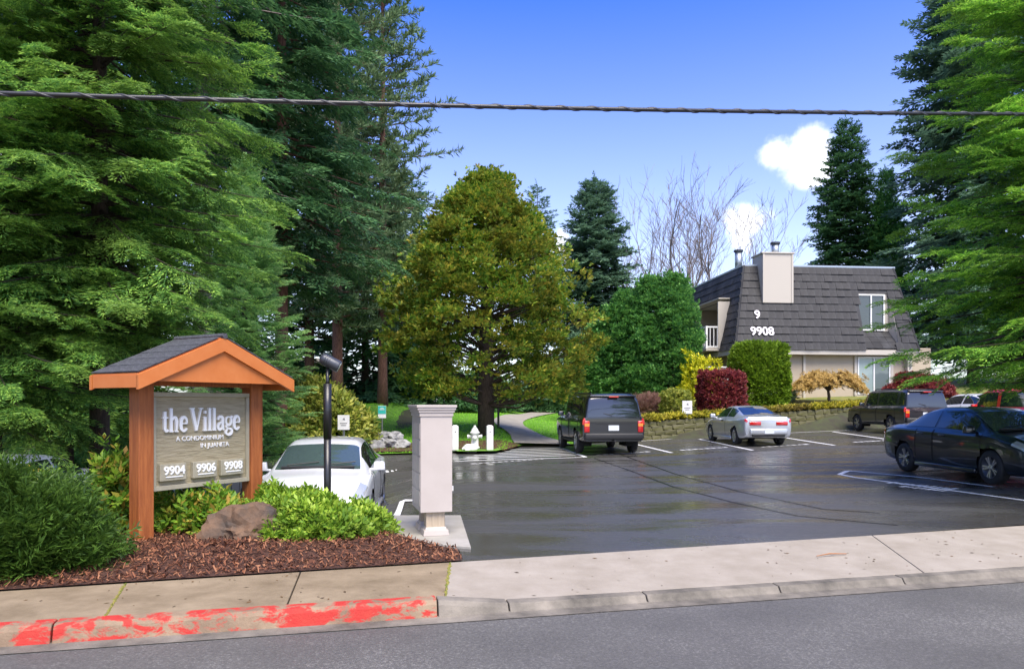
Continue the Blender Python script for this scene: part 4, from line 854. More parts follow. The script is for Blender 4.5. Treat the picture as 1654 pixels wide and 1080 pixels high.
# ------------------------------------------------------------------ the building
M_TAN = mat('tan_siding', (.4, .33, .235), .7, col2=(.43, .36, .26), scale=2); M_CREAM = mat('cream_trim', (.47, .43, .36), .6)
M_ROOF = leafmat('mansard_shingle', [(.013, .013, .014), (.021, .021, .022), (.031, .031, .032)], .6, 0, ((.075, .077, .083), 1.4, .35))
M_GLASS = mat('window_glass', (.05, .065, .065), .05, spec=.8); M_FRAME = mat('window_frame', (.75, .75, .72), .4); M_FLUE = mat('galvanised', (.42, .47, .5), .4, .7)
M_CURT = mat('curtain_glass', (.28, .36, .35), .12, spec=.8); M_DARK = mat('dark_recess', (.03, .03, .03), .8)
def building():
    rz = R(5.5); root = empty('apartment_building', (11.2, 37.3, 0), rz, 'two-storey tan condominium with dark shingled mansard roof, numbered 9908', 'building')
    W, LB, zb, zt = 9.8, 11.0, 4.3, 8.75; RF, RS = 1.3, 1.0                    # front and side slopes
    H = zt - zb
    # walls of the lower storey, set back under the mansard
    wl = MB(); wl.box((W / 2, .5 + (LB - 1) / 2, 2.6), (W - .9, LB - 1, 3.3)); wall = wl.build('wall', M_TAN, root)
    MB().box((W / 2 + .0, .12, zb - .1), (W + .1, .2, .26)).build('fascia', M_CREAM, root, False, .01); MB().box((.1, LB / 2 + .2, zb - .1), (.2, LB - .1, .26)).build('fascia', M_CREAM, root, False, .01)
    MB().box((W / 2, LB / 2, zb + .02), (W - .3, LB - .3, .1)).build('soffit', M_CREAM, root)
    for x, w in ((3.85, .12), (6.62, .14), (8.6, .14)): MB().box((x, .46, 2.8), (w, .1, 2.85)).build('trim_board', M_CREAM, wall)
    MB().box((7.6, .47, 1.95), (2.1, .12, .14)).build('trim_board', M_CREAM, wall)
    def window(x0, x1, z0, z1, y, parent, gl=M_GLASS, gr=M_GLASS):
        f = MB(); t = .07
        f.box(((x0 + x1) / 2, y, z1 - t / 2), (x1 - x0, .09, t)); f.box(((x0 + x1) / 2, y, z0 + t / 2), (x1 - x0, .09, t))
        for x in (x0 + t / 2, x1 - t / 2, (x0 + x1) / 2): f.box((x, y + .002, (z0 + z1) / 2), (t, .084, z1 - z0 - 2 * t))
        w = f.build('window', M_FRAME, parent); xm = (x0 + x1) / 2
        for a, b, m in ((x0 + t, xm - t / 2, gl), (xm + t / 2, x1 - t, gr)): MB().box(((a + b) / 2, y + .02, (z0 + z1) / 2), (b - a, .02, z1 - z0 - 2 * t)).build('pane', m, w)
    window(6.72, 8.5, 2.05, 4.0, .44, root, M_CURT, mat('blind_glass', (.14, .18, .18), .12, spec=.8))
    po = MB().box((9.42, .3, 3.0), (.24, .24, 2.5)).build('corner_post', M_CREAM, root)
    for k, ch in enumerate('9904'): text_obj(ch, .36, po, (9.42, .17, 3.72 - .36 * k), (R(90), 0, 0), M_INK, 'number', .01, bold=.006)
    # mansard core
    core = MB(); B = [(0, 0), (W, 0), (W, LB), (0, LB)]; T = [(RS, RF), (W - RS * .6, RF), (W - RS * .6, LB - .8), (RS, LB - .8)]; i_ = .06
    bx0, bx1, bz0, bz1 = 2.2, 7.2, 4.55, 7.15                                   # balcony opening along the side
    def side_pt(s, z): u = (z - zb) / H; return (RS * u, s, z)
    core.add([(a, b, zb + .08) for a, b in B] + [(a, b, zt) for a, b in T], [(1, 2, 6, 5), (2, 3, 7, 6), (4, 5, 6, 7)])
    fp = lambda x, z: (x, RF * (z - zb) / H, z)
    for q in (((0, zb + .08), (6.95, zb + .08), (6.95, zt), (RS, zt)), ((8.75, zb + .08), (W, zb + .08), (W - RS * .6, zt), (8.75, zt)), ((6.95, 7.35), (8.75, 7.35), (8.75, zt), (6.95, zt))):
        core.add([fp(*p) for p in q], [(0, 1, 2, 3)])
    for s0, s1, z0, z1 in ((0, bx0, zb + .08, zt), (bx1, LB - .3, zb + .08, zt), (bx0, bx1, bz1, zt)):
        core.add([side_pt(s0 + (RF * (z0 - zb) / H if s0 == 0 else 0), z0), side_pt(s1, z0), side_pt(s1, z1), side_pt(s0 + (RF * (z1 - zb) / H if s0 == 0 else 0), z1)], [(0, 1, 2, 3)])
    roof = core.build('roof', M_ROOF, root)
    cn = MB(); cn.box((W / 2 + .2, RF + .02, zt + .04), (W - 1.4, .12, .09)); cn.build('roof_edge', M_FLUE, roof); MB().box((RS + .02, RF + (LB - RF) / 2 - .5, zt + .04), (.12, LB - RF - 1.0, .09)).build('roof_edge', M_FLUE, roof)
    # shingles on the front slope, one by one
    rr = random.Random(4); NC = 11; ch = math.hypot(RF, H) / NC; a = math.atan2(H, RF); sx = .4
    tiles = []
    for q in range(4):
        t = .03 + .012 * q; e = .004 * q
        me = MB().add([(0, 0, 0), (1, 0, 0), (1, ch * 1.06, 0), (0, ch * 1.06, 0), (0, 0, t), (1, 0, t + .008), (1, ch * 1.06, .01), (0, ch * 1.06, .01)], [(3, 2, 1, 0), (4, 5, 6, 7), (0, 1, 5, 4), (1, 2, 6, 5), (2, 3, 7, 6), (3, 0, 4, 7)]).mesh('shingle', M_ROOF); tiles.append(me)
    dz0, dz1, dx0, dx1 = 5.35, 7.35, 6.95, 8.75                                 # dormer window recess
    for r in range(NC):
        u0 = r / NC; z = zb + H * u0; x0 = RS * u0; x1 = W - RS * .6 * u0; n = round((x1 - x0) / sx); w = (x1 - x0) / n
        for c in range(n):
            xa = x0 + c * w + (0 if r % 2 else 0); zm = z + H / NC * .5
            if dx0 < xa + w / 2 < dx1 and zb - 1 < zm < dz1: continue
            o = link(bpy.data.objects.new('shingle', rr.choice(tiles)), roof); o.matrix_local = Matrix.Translation((xa, RF * u0 - .012, z)) @ Matrix.Rotation(a, 4, 'X') @ Matrix.Diagonal((w * .985, 1, 1, 1))
    # the side slope in courses, each a run of shingles
    cs = math.hypot(RS, H) / NC; sa = math.atan2(H, RS)
    for r in range(NC):
        u0, u1 = r / NC, (r + 1.05) / NC; mb = MB(); s = RF * u0
        while s < LB - .6 * u0 - .4:
            zm = zb + H * (u0 + u1) / 2
            if not (bx0 - .2 < s + .2 < bx1 and bz0 - .3 < zm < bz1):
                t = .03 + rr.uniform(0, .02); vs = []
                for ss in (s + .004, s + .396):
                    for u, th in ((u0, 0), (u1, 0), (u0, t), (u1, .01)): vs.append((RS * u - th * math.sin(sa), ss, zb + H * u + th * math.cos(sa)))
                mb.add(vs, [(0, 1, 3, 2), (4, 6, 7, 5), (2, 3, 7, 6), (0, 2, 6, 4), (1, 5, 7, 3)])
            s += .4
        mb.build('shingle_course', M_ROOF, roof)['kind'] = 'stuff'
    MB().tube([(-.01, -.03, zb), (RS - .01, RF - .03, zt)], .06, 6).build('hip_cap', M_ROOF, roof); MB().tube([(W, -.03, zb), (W - RS * .6, RF - .03, zt)], .06, 6).build('hip_cap', M_ROOF, roof)
    # recessed dormer window
    yw = RF * (dz1 - zb) / H; y0 = RF * (dz0 - zb) / H
    dm = MB(); dm.add([(dx0, yw + .05, dz0), (dx1, yw + .05, dz0), (dx1, yw + .05, dz1), (dx0, yw + .05, dz1)], [(0, 1, 2, 3)]); dorm = dm.build('dormer', M_CREAM, roof)
    MB().add([(dx1 - .02, yw, dz1), (dx1 - .02, yw, dz0), (dx1 + .02, RF * .05, zb + .2), (dx1 + .02, yw - .02, dz1)], [(0, 1, 2, 3)]).build('cheek', M_CREAM, dorm)
    MB().add([(dx0, yw, dz1), (dx0, yw, dz0), (dx0, RF * .05, zb + .2)], [(0, 1, 2)]).build('cheek', M_ROOF, dorm)
    ap = MB()
    for r in range(3):
        for c in range(4):
            u0, u1 = r / 3, (r + 1.06) / 3; q = lambda u: (-.0 + (yw + .02) * u, zb + .1 + (dz0 - zb - .1) * u); w = (dx1 - dx0) / 4; (ya, za), (yb, zb2) = q(u0), q(u1); t = .03 + rr.uniform(0, .01); xa = dx0 + c * w + .005; xb = xa + w - .01
            ap.add([(xa, ya, za + t), (xb, ya, za + t), (xb, yb, zb2 + .008), (xa, yb, zb2 + .008), (xa, ya, za - .02), (xb, ya, za - .02)], [(0, 1, 2, 3), (4, 5, 1, 0)])
    ap.build('apron', M_ROOF, dorm)
    window(dx0 + .02, dx1 - .28, dz0 + .05, dz1 - .05, yw, root)
    # chimney and flues
    c = MB(); c.add([(1.72, .62, 6.75), (3.35, .62, 6.75), (3.35, .62, 9.3), (1.72, .62, 9.3), (1.72, 1.9, 6.75), (3.35, 1.9, 6.75), (3.35, 1.9, 9.3), (1.72, 1.9, 9.3)], [(0, 1, 2, 3), (1, 5, 6, 2), (4, 0, 3, 7), (3, 2, 6, 7), (5, 4, 7, 6), (0, 4, 5, 1)])
    ch_ = c.build('chimney', M_CREAM, roof, False, .01)
    MB().box((2.535, 1.26, 9.31), (1.75, 1.4, .07)).build('chimney_cap', M_CREAM, ch_, False, .01)
    for x in (1.77, 3.3): MB().box((x, .605, 8.03), (.1, .03, 2.55)).build('chimney_trim', M_CREAM, ch_)
    for x, y, z, h in ((1.25, 2.6, zt, .95), (2.75, 1.4, 9.34, .55)):
        f = MB().tube([(x, y, z), (x, y, z + h)], .19, 14).build('flue', M_FLUE, roof, True); MB().tube([(x, y, z + h + .04), (x, y, z + h + .13)], .25, 14).build('flue_cap', M_GREYMET, f)
    # numbers on the roof
    for s, x, z, size in (('9', 1.35, 5.92, .62), ('9908', 1.5, 5.05, .62)):
        y = RF * (z - zb) / H - .09; o = text_obj(s, size, roof, (x, y, z), (a, 0, 0), mat('pink_white', (.8, .76, .76), .5), 'house_number', .02, bold=.012)
    # balcony
    bal = MB(); xi = 2.0
    bal.add([(xi, bx0, bz0), (xi, bx1, bz0), (xi, bx1, bz1), (xi, bx0, bz1)], [(0, 1, 2, 3)]); bal.add([side_pt(bx0, bz0), (xi, bx0, bz0), (xi, bx0, bz1), side_pt(bx0, bz1)], [(0, 1, 2, 3)]); bal.add([side_pt(bx1, bz0), (xi, bx1, bz0), (xi, bx1, bz1), side_pt(bx1, bz1)], [(0, 1, 2, 3)])
    b = bal.build('balcony', M_TAN, root); MB().box((.75, (bx0 + bx1) / 2, bz0 - .08), (2.9, bx1 - bx0, .16)).build('balcony_floor', M_CREAM, b); MB().box((1.0, (bx0 + bx1) / 2, bz1 + .03), (2.0, bx1 - bx0, .06)).build('balcony_ceiling', M_CREAM, b)
    MB().box((1.96, 4.2, bz0 + 1.1), (.06, 1.9, 2.1)).build('balcony_door', M_GLASS, b); MB().box((1.94, 4.2, bz0 + 1.1), (.05, .08, 2.1)).build('door_frame', M_FRAME, b)
    MB().box((.3, bx0 - .0, bz0 + 1.2), (.7, .08, 2.5)).build('cheek', M_CREAM, b)
    xr = -.66
    for z in (bz0 + .05, bz0 + 1.1): MB().box((xr, (bx0 + bx1) / 2, z), (.07, bx1 - bx0, .08)).build('rail', M_FRAME, b); MB().box((xr / 2, bx0 + .04, z + .002), (-xr, .07, .076)).build('rail', M_FRAME, b)
    bal_me = MB().box((0, 0, .575), (.035, .035, 1.0)).mesh('baluster', M_FRAME); k = bx0 + .15
    while k < bx1: o = link(bpy.data.objects.new('baluster', bal_me), b); o.location = (xr, k, bz0); k += .22
    for k in range(3): o = link(bpy.data.objects.new('baluster', bal_me), b); o.location = (xr + .2 + .2 * k, bx0 + .04, bz0)
    MB().box((xr, bx0 + .04, bz0 + .55), (.1, .1, 1.2)).build('rail_post', M_FRAME, b); MB().box((xr, 4.7, bz0 + .55), (.1, .098, 1.2)).build('rail_post', M_FRAME, b)
    MB().box((-.4, 3.4, 3.0), (.04, .9, 2.2)).build('lower_window', M_GLASS, root)
    wing = MB().box((W + .9, 4.6, 2.9), (2.4, 5, 3.4)); wing.build('wing', mat('tan_wing', (.42, .35, .26), .7), root)
building()
def far_house(px, d, w, h, label):
    x, y = gp(px, d); root = empty('far_house', (x, y, land_z(x, y)), R(8), label, 'house'); MB().box((0, 0, h / 2), (w, 6, h)).build('wall', M_TAN, root)
    MB().box((0, -.2, h + .15), (w + 1, 7, .3)).build('roof', M_CREAM, root)
    for k in range(2): f = MB().box((-w / 4 + k * w / 2, -3.02, h * .55), (1.6, .08, 1.3)).build('window', M_FRAME, root); MB().box((-w / 4 + k * w / 2, -3.07, h * .55), (1.4, .04, 1.1)).build('pane', M_GLASS, f)
far_house(455, 56, 9, 3.4, 'pale flat-roofed house glimpsed between the trunks above the rhododendron')
far_house(90, 46, 9, 3.6, 'pale house glimpsed through the left hemlocks')

# ------------------------------------------------------------------ overhead cable
def cable():
    root = empty('overhead_cable', (0, 0, 0), 0, 'thick black twisted overhead cable crossing the whole sky', 'cable'); pts = []
    for k in range(161):
        t = -1 + 2 * k / 160; x = 20 * t + 1; pts.append(Vector((x, 8.5 + .27 * x, 4.985 + .086 * x + .0011 * x * x)))
    MB().tube(pts, .025, 8).build('carrier', M_BLACK, root, True)
    hel = []
    for k in range(1601):
        i = k / 10; j = min(159, int(i)); p = pts[j].lerp(pts[j + 1], i - j); a = k * .42; hel.append(p + Vector((0, math.cos(a) * .02, math.sin(a) * .02)))
    MB().tube(hel, .014, 5).build('wrapped_strand', mat('strand', (.04, .04, .045), .35), root, True)
cable()
# bits on the sidewalk
p = at(1340, 897, -.02); tg = MB(); tg.tube([(p.x - .16, p.y - .05, -.012), (p.x, p.y, .004), (p.x + .2, p.y + .05, -.008)], [.004, .008, .005], 5); tg.tube([(p.x, p.y, 0), (p.x + .1, p.y + .07, -.005)], [.006, .003], 5)
tag(tg.build('fallen_twig', mat('dead_fir', (.3, .13, .05), .8), None), 'rusty fallen fir twig lying on the pale sidewalk', 'twig')
g_ = np.random.default_rng(12); n_ = 120; xs_ = g_.uniform(-4, 6, n_); ys_ = np.array([kerb_y(x) + .2 + (walk_y(x) - kerb_y(x) - .25) * g_.random() for x in xs_]); aa = g_.uniform(0, 6.28, n_); ll = g_.uniform(.008, .03, n_)
zz = np.array([.012 + walk_edge_z(x) * (1 - (y - kerb_y(x) - .15) / (walk_y(x) - kerb_y(x) - .15)) for x, y in zip(xs_, ys_)])
P_ = np.stack([xs_, ys_, zz], 1); u_ = np.stack([np.cos(aa) * ll, np.sin(aa) * ll, 0 * ll], 1); v_ = np.stack([-np.sin(aa) * ll * .4, np.cos(aa) * ll * .4, 0 * ll + .002], 1)
tag(link(bpy.data.objects.new('leaf_litter', np_mesh('leaf_litter', np.stack([P_ - u_, P_ - v_, P_ + u_, P_ + v_], 1), 4, leafmat('litter', [(.04, .03, .02), (.15, .08, .03), (.09, .07, .04)], .9, 0)))), kind='stuff')

# ------------------------------------------------------------------ cars
def pchip(y, n):
    """monotone interpolation of the rows of y (k, c) with n steps between each pair"""
    y = np.asarray(y, float); k = len(y); d = np.diff(y, axis=0); m = np.zeros_like(y); m[1:-1] = np.where(d[:-1] * d[1:] > 0, 2 * d[:-1] * d[1:] / (d[:-1] + d[1:] + 1e-12 * np.sign(d[:-1] + d[1:] + 1e-30)), 0); m[0] = d[0]; m[-1] = d[-1]
    out = []
    for i in range(k - 1):
        for q in range(n):
            t = q / n; out.append((2 * t ** 3 - 3 * t ** 2 + 1) * y[i] + (t ** 3 - 2 * t ** 2 + t) * m[i] + (-2 * t ** 3 + 3 * t ** 2) * y[i + 1] + (t ** 3 - t ** 2) * m[i + 1])
    out.append(y[-1]); return np.array(out)
SEDAN = dict(st=[(-2.28, .44, .70, .80, .86, .56), (-2.22, .30, .80, .92, .99, .62), (-1.95, .25, .86, .95, 1.04, .64), (-1.55, .22, .885, .96, 1.08, .63), (-.85, .2, .885, .95, 1.37, .56), (-.35, .2, .885, .94, 1.43, .56), (.2, .2, .885, .92, 1.42, .57),
                 (.55, .2, .885, .91, 1.36, .58), (1.25, .2, .88, .9, .98, .68), (1.7, .2, .87, .82, .9, .66), (2.08, .21, .83, .71, .77, .62), (2.23, .26, .76, .62, .66, .55), (2.28, .34, .68, .55, .58, .5)],
             axle=(-1.33, 1.33), wr=.32, rear=(3.08, 3.95), front=(7.1, 7.95), sides=[(3.3, 4.95), (5.1, 7.45)], quarter=(4.72, 4.82), L=4.56, W=1.77, H=1.43, door=[(3.9, 5.0), (5.05, 7.75)], tail=(.35, 1.5, 3.75, 5.0), head=(9.3, 11.1, 4.3, 6.5), belt=.93, mirror=(7.55,), nose=(2.28, .34, .56), stern=(-2.28, .44, .82))
COUPE = dict(st=[(-2.19, .46, .70, .80, .86, .58), (-2.14, .30, .79, .90, .97, .64), (-1.9, .25, .84, .92, 1.0, .64), (-1.6, .22, .855, .92, 1.03, .62), (-.72, .19, .855, .9, 1.29, .53), (-.3, .19, .855, .89, 1.335, .53), (.1, .19, .855, .88, 1.32, .54),
                 (.4, .19, .855, .87, 1.26, .55), (1.15, .19, .85, .85, .92, .66), (1.6, .19, .84, .77, .84, .64), (2.0, .2, .8, .66, .71, .6), (2.14, .26, .73, .57, .61, .53), (2.19, .34, .66, .5, .53, .48)],
             axle=(-1.26, 1.31), wr=.305, rear=(3.06, 3.95), front=(7.1, 7.95), sides=[(3.6, 4.7), (4.85, 7.4)], quarter=None, L=4.38, W=1.71, H=1.335, door=[(4.85, 7.75)], tail=(.35, 1.2, 3.95, 5.0), head=(9.75, 11.35, 4.0, 5.6), belt=.9, mirror=(7.5,), nose=(2.19, .34, .5), stern=(-2.19, .46, .82))
SUV = dict(st=[(-2.50, .52, .93, 1.06, 1.12, .82), (-2.495, .42, .975, 1.11, 1.16, .83), (-2.36, .4, .99, 1.13, 1.79, .74), (-2.1, .38, 1.0, 1.14, 1.87, .75), (-.5, .36, 1.0, 1.13, 1.90, .76), (.45, .36, 1.0, 1.12, 1.88, .76),
               (.75, .36, 1.0, 1.12, 1.80, .77), (1.3, .36, 1.0, 1.12, 1.22, .82), (2.1, .38, .98, 1.08, 1.16, .8), (2.42, .42, .95, 1.0, 1.06, .76), (2.5, .5, .9, .92, .96, .72)],
           axle=(-1.42, 1.5), wr=.385, rear=(1.02, 1.95), front=(6.1, 6.93), sides=[(2.15, 3.15), (3.3, 4.15), (4.3, 6.4)], quarter=None, L=5.0, W=2.0, H=1.9, door=[(3.28, 4.2), (4.25, 6.7)], tail=(.1, 1.35, 3.5, 5.35), head=(8.6, 9.8, 3.9, 5.3), belt=1.12, mirror=(6.35,), nose=(2.5, .5, .92), stern=(-2.5, .52, 1.08))
M_TYRE = mat('tyre_rubber', (.014, .014, .015), .75); M_RIM = mat('alloy', (.5, .5, .5), .3, .85); M_CGLASS = mat('car_glass', (.012, .016, .017), .03, spec=.9, coat=.6); M_CGLASSL = mat('windscreen_glass', (.05, .075, .075), .03, spec=.9, coat=1)
M_RED = mat('tail_red', (.5, .012, .012), .15, coat=1); M_AMBER = mat('amber_lens', (.75, .25, .03), .2, coat=1); M_LAMP = mat('headlamp', (.55, .57, .58), .08, .4, coat=1); M_PLATE = mat('plate', (.62, .66, .7), .5); M_PLAST = mat('black_plastic', (.018, .018, .019), .55); M_CHROME = mat('chrome', (.6, .6, .6), .12, 1)
M_UNDER = mat('underbody', (.008, .008, .008), .9)
def paint(name, c, metal=0, rough=.3): return mat(name, c, rough, metal, coat=1)
def car(name, loc, heading, T, scale, label, pm, rim='five', trim=M_PLAST, glass=M_CGLASS, details=(), plate=True, group='parked cars'):
    """heading: angle of the car's nose, counted from +X"""
    root = empty(name, loc, heading, label, 'car', group); sx, sy, sz = scale; NI, NJ = 8, 4; ctrl = []
    for (x, zb, hw, belt, top, tw) in T['st']:
        dz = top - belt
        ctrl.append([(x, 0, zb), (x, hw * .84, zb), (x, hw * .965, zb + .1), (x, hw, zb + (belt - zb) * .55), (x, hw * .985, belt - .07), (x, hw * .945, belt), (x, hw * .91, belt + .07 * dz + .004), (x, tw + .05 * dz, belt + .86 * dz), (x, tw * .86, top - .012), (x, 0, top + .012)])
    C = np.array(ctrl) * np.array(scale); g1 = pchip(C.reshape(len(C), -1), NI).reshape(-1, 10, 3)
    G = np.stack([pchip(r, NJ) for r in g1]); ni, nj = G.shape[:2]
    def norm(Gr):
        du = np.gradient(Gr, axis=0); dv = np.gradient(Gr, axis=1); n = np.cross(dv, du); n = unit(n); s = np.sign(np.sum(n * (Gr - np.array([0, 0, .6 * sz])), axis=2, keepdims=True)); return n * np.where(s == 0, 1, s)
    NRM = norm(G)
    def idx(r): return [int(round(v)) for v in (r[0] * NI, r[1] * NI)]
    def patch(i0, i1, j0, j1, off, name, m, parent=root, both=True, mirror=True):
        """a piece of the body skin lifted by off"""
        obs = []; ii = np.linspace(i0 * NI, i1 * NI, max(3, int((i1 - i0) * NI) + 1)); jj = np.linspace(j0 * NJ, j1 * NJ, max(3, int((j1 - j0) * NJ) + 1))
        def samp(A, i, j):
            a, b = int(min(ni - 2, i)), int(min(nj - 2, j)); u, v = i - a, j - b; return A[a, b] * (1 - u) * (1 - v) + A[a + 1, b] * u * (1 - v) + A[a, b + 1] * (1 - u) * v + A[a + 1, b + 1] * u * v
        V = [[samp(G, i, j) + samp(NRM, i, j) * off for j in jj] for i in ii]; w = len(jj)
        fs = [(a * w + b, a * w + b + 1, (a + 1) * w + b + 1, (a + 1) * w + b) for a in range(len(ii) - 1) for b in range(w - 1)]
        flat = [v for r in V for v in r]
        if mirror == 'join':
            mb = MB().add(flat, fs); mb.add([(v[0], -v[1], v[2]) for v in flat], fs); obs.append(mb.build(name, m, parent, True))
        else:
            for s in ((1, -1) if both else (1,)): obs.append(MB().add([(v[0], v[1] * s, v[2]) for v in flat], fs).build(name, m, parent, True))
        return obs
    # body skin with wheel openings
    wr = T['wr'] * sz; ra = wr * 1.13; ax = [a * sx for a in T['axle']]; cz = wr
    Gb = G.copy()
    for a in ax:
        dx = Gb[:, :, 0] - a; dzv = Gb[:, :, 2] - cz; rr_ = np.hypot(dx, dzv); side = Gb[:, :, 1] > .7 * np.max(Gb[:, :, 1])
        near = side & (np.abs(rr_ - ra) < .045)
        f = np.where(near, ra / np.maximum(rr_, 1e-6), 1); Gb[:, :, 0] = a + dx * f; Gb[:, :, 2] = cz + dzv * f
    bm = MB(); flat = Gb.reshape(-1, 3); fs = []
    for i in range(ni - 1):
        for j in range(nj - 1):
            c = (Gb[i, j] + Gb[i + 1, j] + Gb[i, j + 1] + Gb[i + 1, j + 1]) / 4
            if c[1] > .66 * np.max(Gb[:, :, 1]) and any(math.hypot(c[0] - a, c[2] - cz) < ra for a in ax): continue
            fs.append((i * nj + j, i * nj + j + 1, (i + 1) * nj + j + 1, (i + 1) * nj + j))
    n = len(flat); vs = [tuple(v) for v in flat] + [(v[0], -v[1], v[2]) for v in flat]; fs2 = [tuple(k + n for k in f[::-1]) for f in fs]; caps = []
    for i in (0, ni - 1):
        for j in range(nj - 1): q = (i * nj + j, i * nj + j + 1, n + i * nj + j + 1, n + i * nj + j); caps.append(q if i == 0 else q[::-1])
    bm.add(vs, fs + fs2 + caps); body = bm.build('body', pm, root, True)
    if hasattr(body.data, 'set_sharp_from_angle'): body.data.set_sharp_from_angle(angle=R(48))
    for a in ax:                                                    # wheel housings
        k = 16
        for s in (-1, 1):
            h = MB()
            y0, y1 = s * .55 * T['W'] / 2 * sy, s * .955 * T['W'] / 2 * sy; ang = [R(-20 + 220 * q / k) for q in range(k + 1)]; b0 = len(h.v)
            vs = [(a + ra * math.cos(t), y, cz + ra * math.sin(t)) for t in ang for y in (y0, y1)]; h.add(vs, [(2 * q, 2 * q + 1, 2 * q + 3, 2 * q + 2) for q in range(k)] + [tuple(2 * q for q in range(k + 1))])
            h.build('wheel_housing', M_UNDER, root)
    # wheels
    tw = .105 * sz; ty = MB().lathe([(wr * .66, -tw), (wr * .9, -tw), (wr * .985, -tw * .75), (wr, -tw * .3), (wr, tw * .3), (wr * .985, tw * .75), (wr * .9, tw), (wr * .66, tw)], 28, axis='y', cap=False).mesh('tyre', M_TYRE, True)
    rm = MB().lathe([(.002, -tw * .3), (wr * .6, -tw * .35), (wr * .62, -tw * .95), (wr * .69, -tw * .98), (wr * .69, tw * .9), (wr * .5, tw * .5)], 28, axis='y', cap=False)
    rmesh = rm.mesh('rim_barrel', M_GREYMET if rim == 'five' else M_RIM, True)
    sp = MB(); ns = {'five': 5, 'seven': 7, 'six': 6}[rim]
    for q in range(ns):
        t = 2 * math.pi * q / ns
        for dt in ((-.16, .16) if rim == 'five' else (0,)):
            a0, a1 = t + dt * .5, t + dt; r0, r1 = wr * .1, wr * .66; wd = wr * (.085 if rim == 'five' else .15); ca, sa_ = math.cos(a1), math.sin(a1)
            vs = []
            for r, ang, w_, yy in ((r0, a0, wd, -tw * .78), (r1, a1, wd * 1.1, -tw * .93)):
                for s2 in (-1, 1):
                    for yy2 in (yy, yy + tw * .4): vs.append((r * math.cos(ang) - s2 * w_ * math.sin(ang) * .5, yy2, r * math.sin(ang) + s2 * w_ * math.cos(ang) * .5))
            sp.add(vs, [(0, 2, 6, 4), (1, 5, 7, 3), (0, 4, 5, 1), (2, 3, 7, 6), (4, 6, 7, 5), (0, 1, 3, 2)])
    sp.lathe([(wr * .17, -tw * .5), (wr * .17, -tw * .85), (wr * .08, -tw * .9)], 14, axis='y'); smesh = sp.mesh('rim', M_RIM)
    for a in ax:
        for s in (-1, 1):
            w = bpy.data.objects.new('wheel', rmesh); link(w, root); w.location = (a, s * (T['W'] / 2 * sy - tw - .012), cz); w.rotation_euler = (0, .4 * a, 0 if s < 0 else math.pi)
            link(bpy.data.objects.new('tyre', ty), w); link(bpy.data.objects.new('rim', smesh), w)
    # glazing
    patch(*T['front'], 7.15, 9, .006, 'windshield', M_CGLASSL, mirror='join'); patch(*T['rear'], 7.2, 9, .006, 'rear_window', glass, mirror='join')
    for a, b in T['sides']: patch(a, b, 6.12, 6.95, .006, 'side_window', glass)
    # doors: skin pieces with a dark joint round them
    for a, b in T['door']:
        for s in (1, -1):
            jj = np.linspace(2.1 * NJ, 5.6 * NJ, 14); seam = MB()
            for ii in (a * NI, b * NI):
                P = []
                for j in jj:
                    i0, j0 = int(min(ni - 2, ii)), int(min(nj - 2, j)); u, v = ii - i0, j - j0
                    q = G[i0, j0] * (1 - u) * (1 - v) + G[i0 + 1, j0] * u * (1 - v) + G[i0, j0 + 1] * (1 - u) * v + G[i0 + 1, j0 + 1] * u * v; P.append((q[0], (q[1] + .002) * s, q[2]))
                P = [p for p in P if not any(math.hypot(p[0] - x_, p[2] - cz) < ra + .01 for x_ in ax)]
                if len(P) > 2: seam.tube(P, .0045, 4, False)
            seam.build('door_seam', M_UNDER, root)
            ih = (a + (b - a) * .14) * NI; q = G[int(ih), int(4.3 * NJ)]
            MB().box((q[0] + .1, (q[1] + .012) * s, q[2] - .03), (.2, .035, .035)).build('door_handle', pm if rim != 'seven' else M_PLAST, root, True, .01)
    # lamps, mirrors, plates
    patch(*T['tail'], .008, 'taillight', M_RED); patch(*T['head'], .006, 'headlight', M_LAMP)
    for s in (1, -1):
        q = G[int(T['mirror'][0] * NI), int(5.6 * NJ)]; m_ = MB(); m_.box((q[0], (q[1] + .13) * s, q[2] + .09), (.13, .2, .15), 0, .85); m_.box((q[0], (q[1] + .02) * s, q[2] + .03), (.06, .12, .04)); m_.build('mirror', pm, root, True, .025)
    x0, z0, z1 = T['stern']; x0 *= sx; z0 *= sz; z1 *= sz; xn, n0, n1 = T['nose']; xn *= sx; n0 *= sz; n1 *= sz; hw = T['W'] / 2 * sy
    if T is SUV:
        MB().box((x0 - .03, 0, z0 + .05), (.17, hw * 1.84, .2)).build('rear_bumper', trim, root, True, .04)
        for s in (1, -1): tl = MB().box((x0 - .004, s * hw * .845, z0 + (z1 - z0) * .62), (.07, hw * .17, (z1 - z0) * .62)).build('taillight', M_RED, root, True, .02); MB().box((x0 - .035, s * hw * .845, z0 + (z1 - z0) * .72), (.02, hw * .15, (z1 - z0) * .16)).build('turn_lens', M_AMBER, tl)
        pl = MB().box((x0 - .012, 0, z0 + (z1 - z0) * .55), (.02, .32, .16)).build('license_plate', M_PLATE, root)
        MB().box((x0 - .006, 0, z0 + (z1 - z0) * .8), (.02, hw * 1.1, .03)).build('tailgate_trim', M_PLAST, root)
        MB().box((xn + .02, 0, n0 + .02), (.14, hw * 1.8, .22)).build('front_bumper', trim, root, True, .04); MB().box((xn + .01, 0, (n0 + n1) / 2 + .12), (.05, hw * 1.0, .22)).build('grille', M_CHROME, root, False, .02)
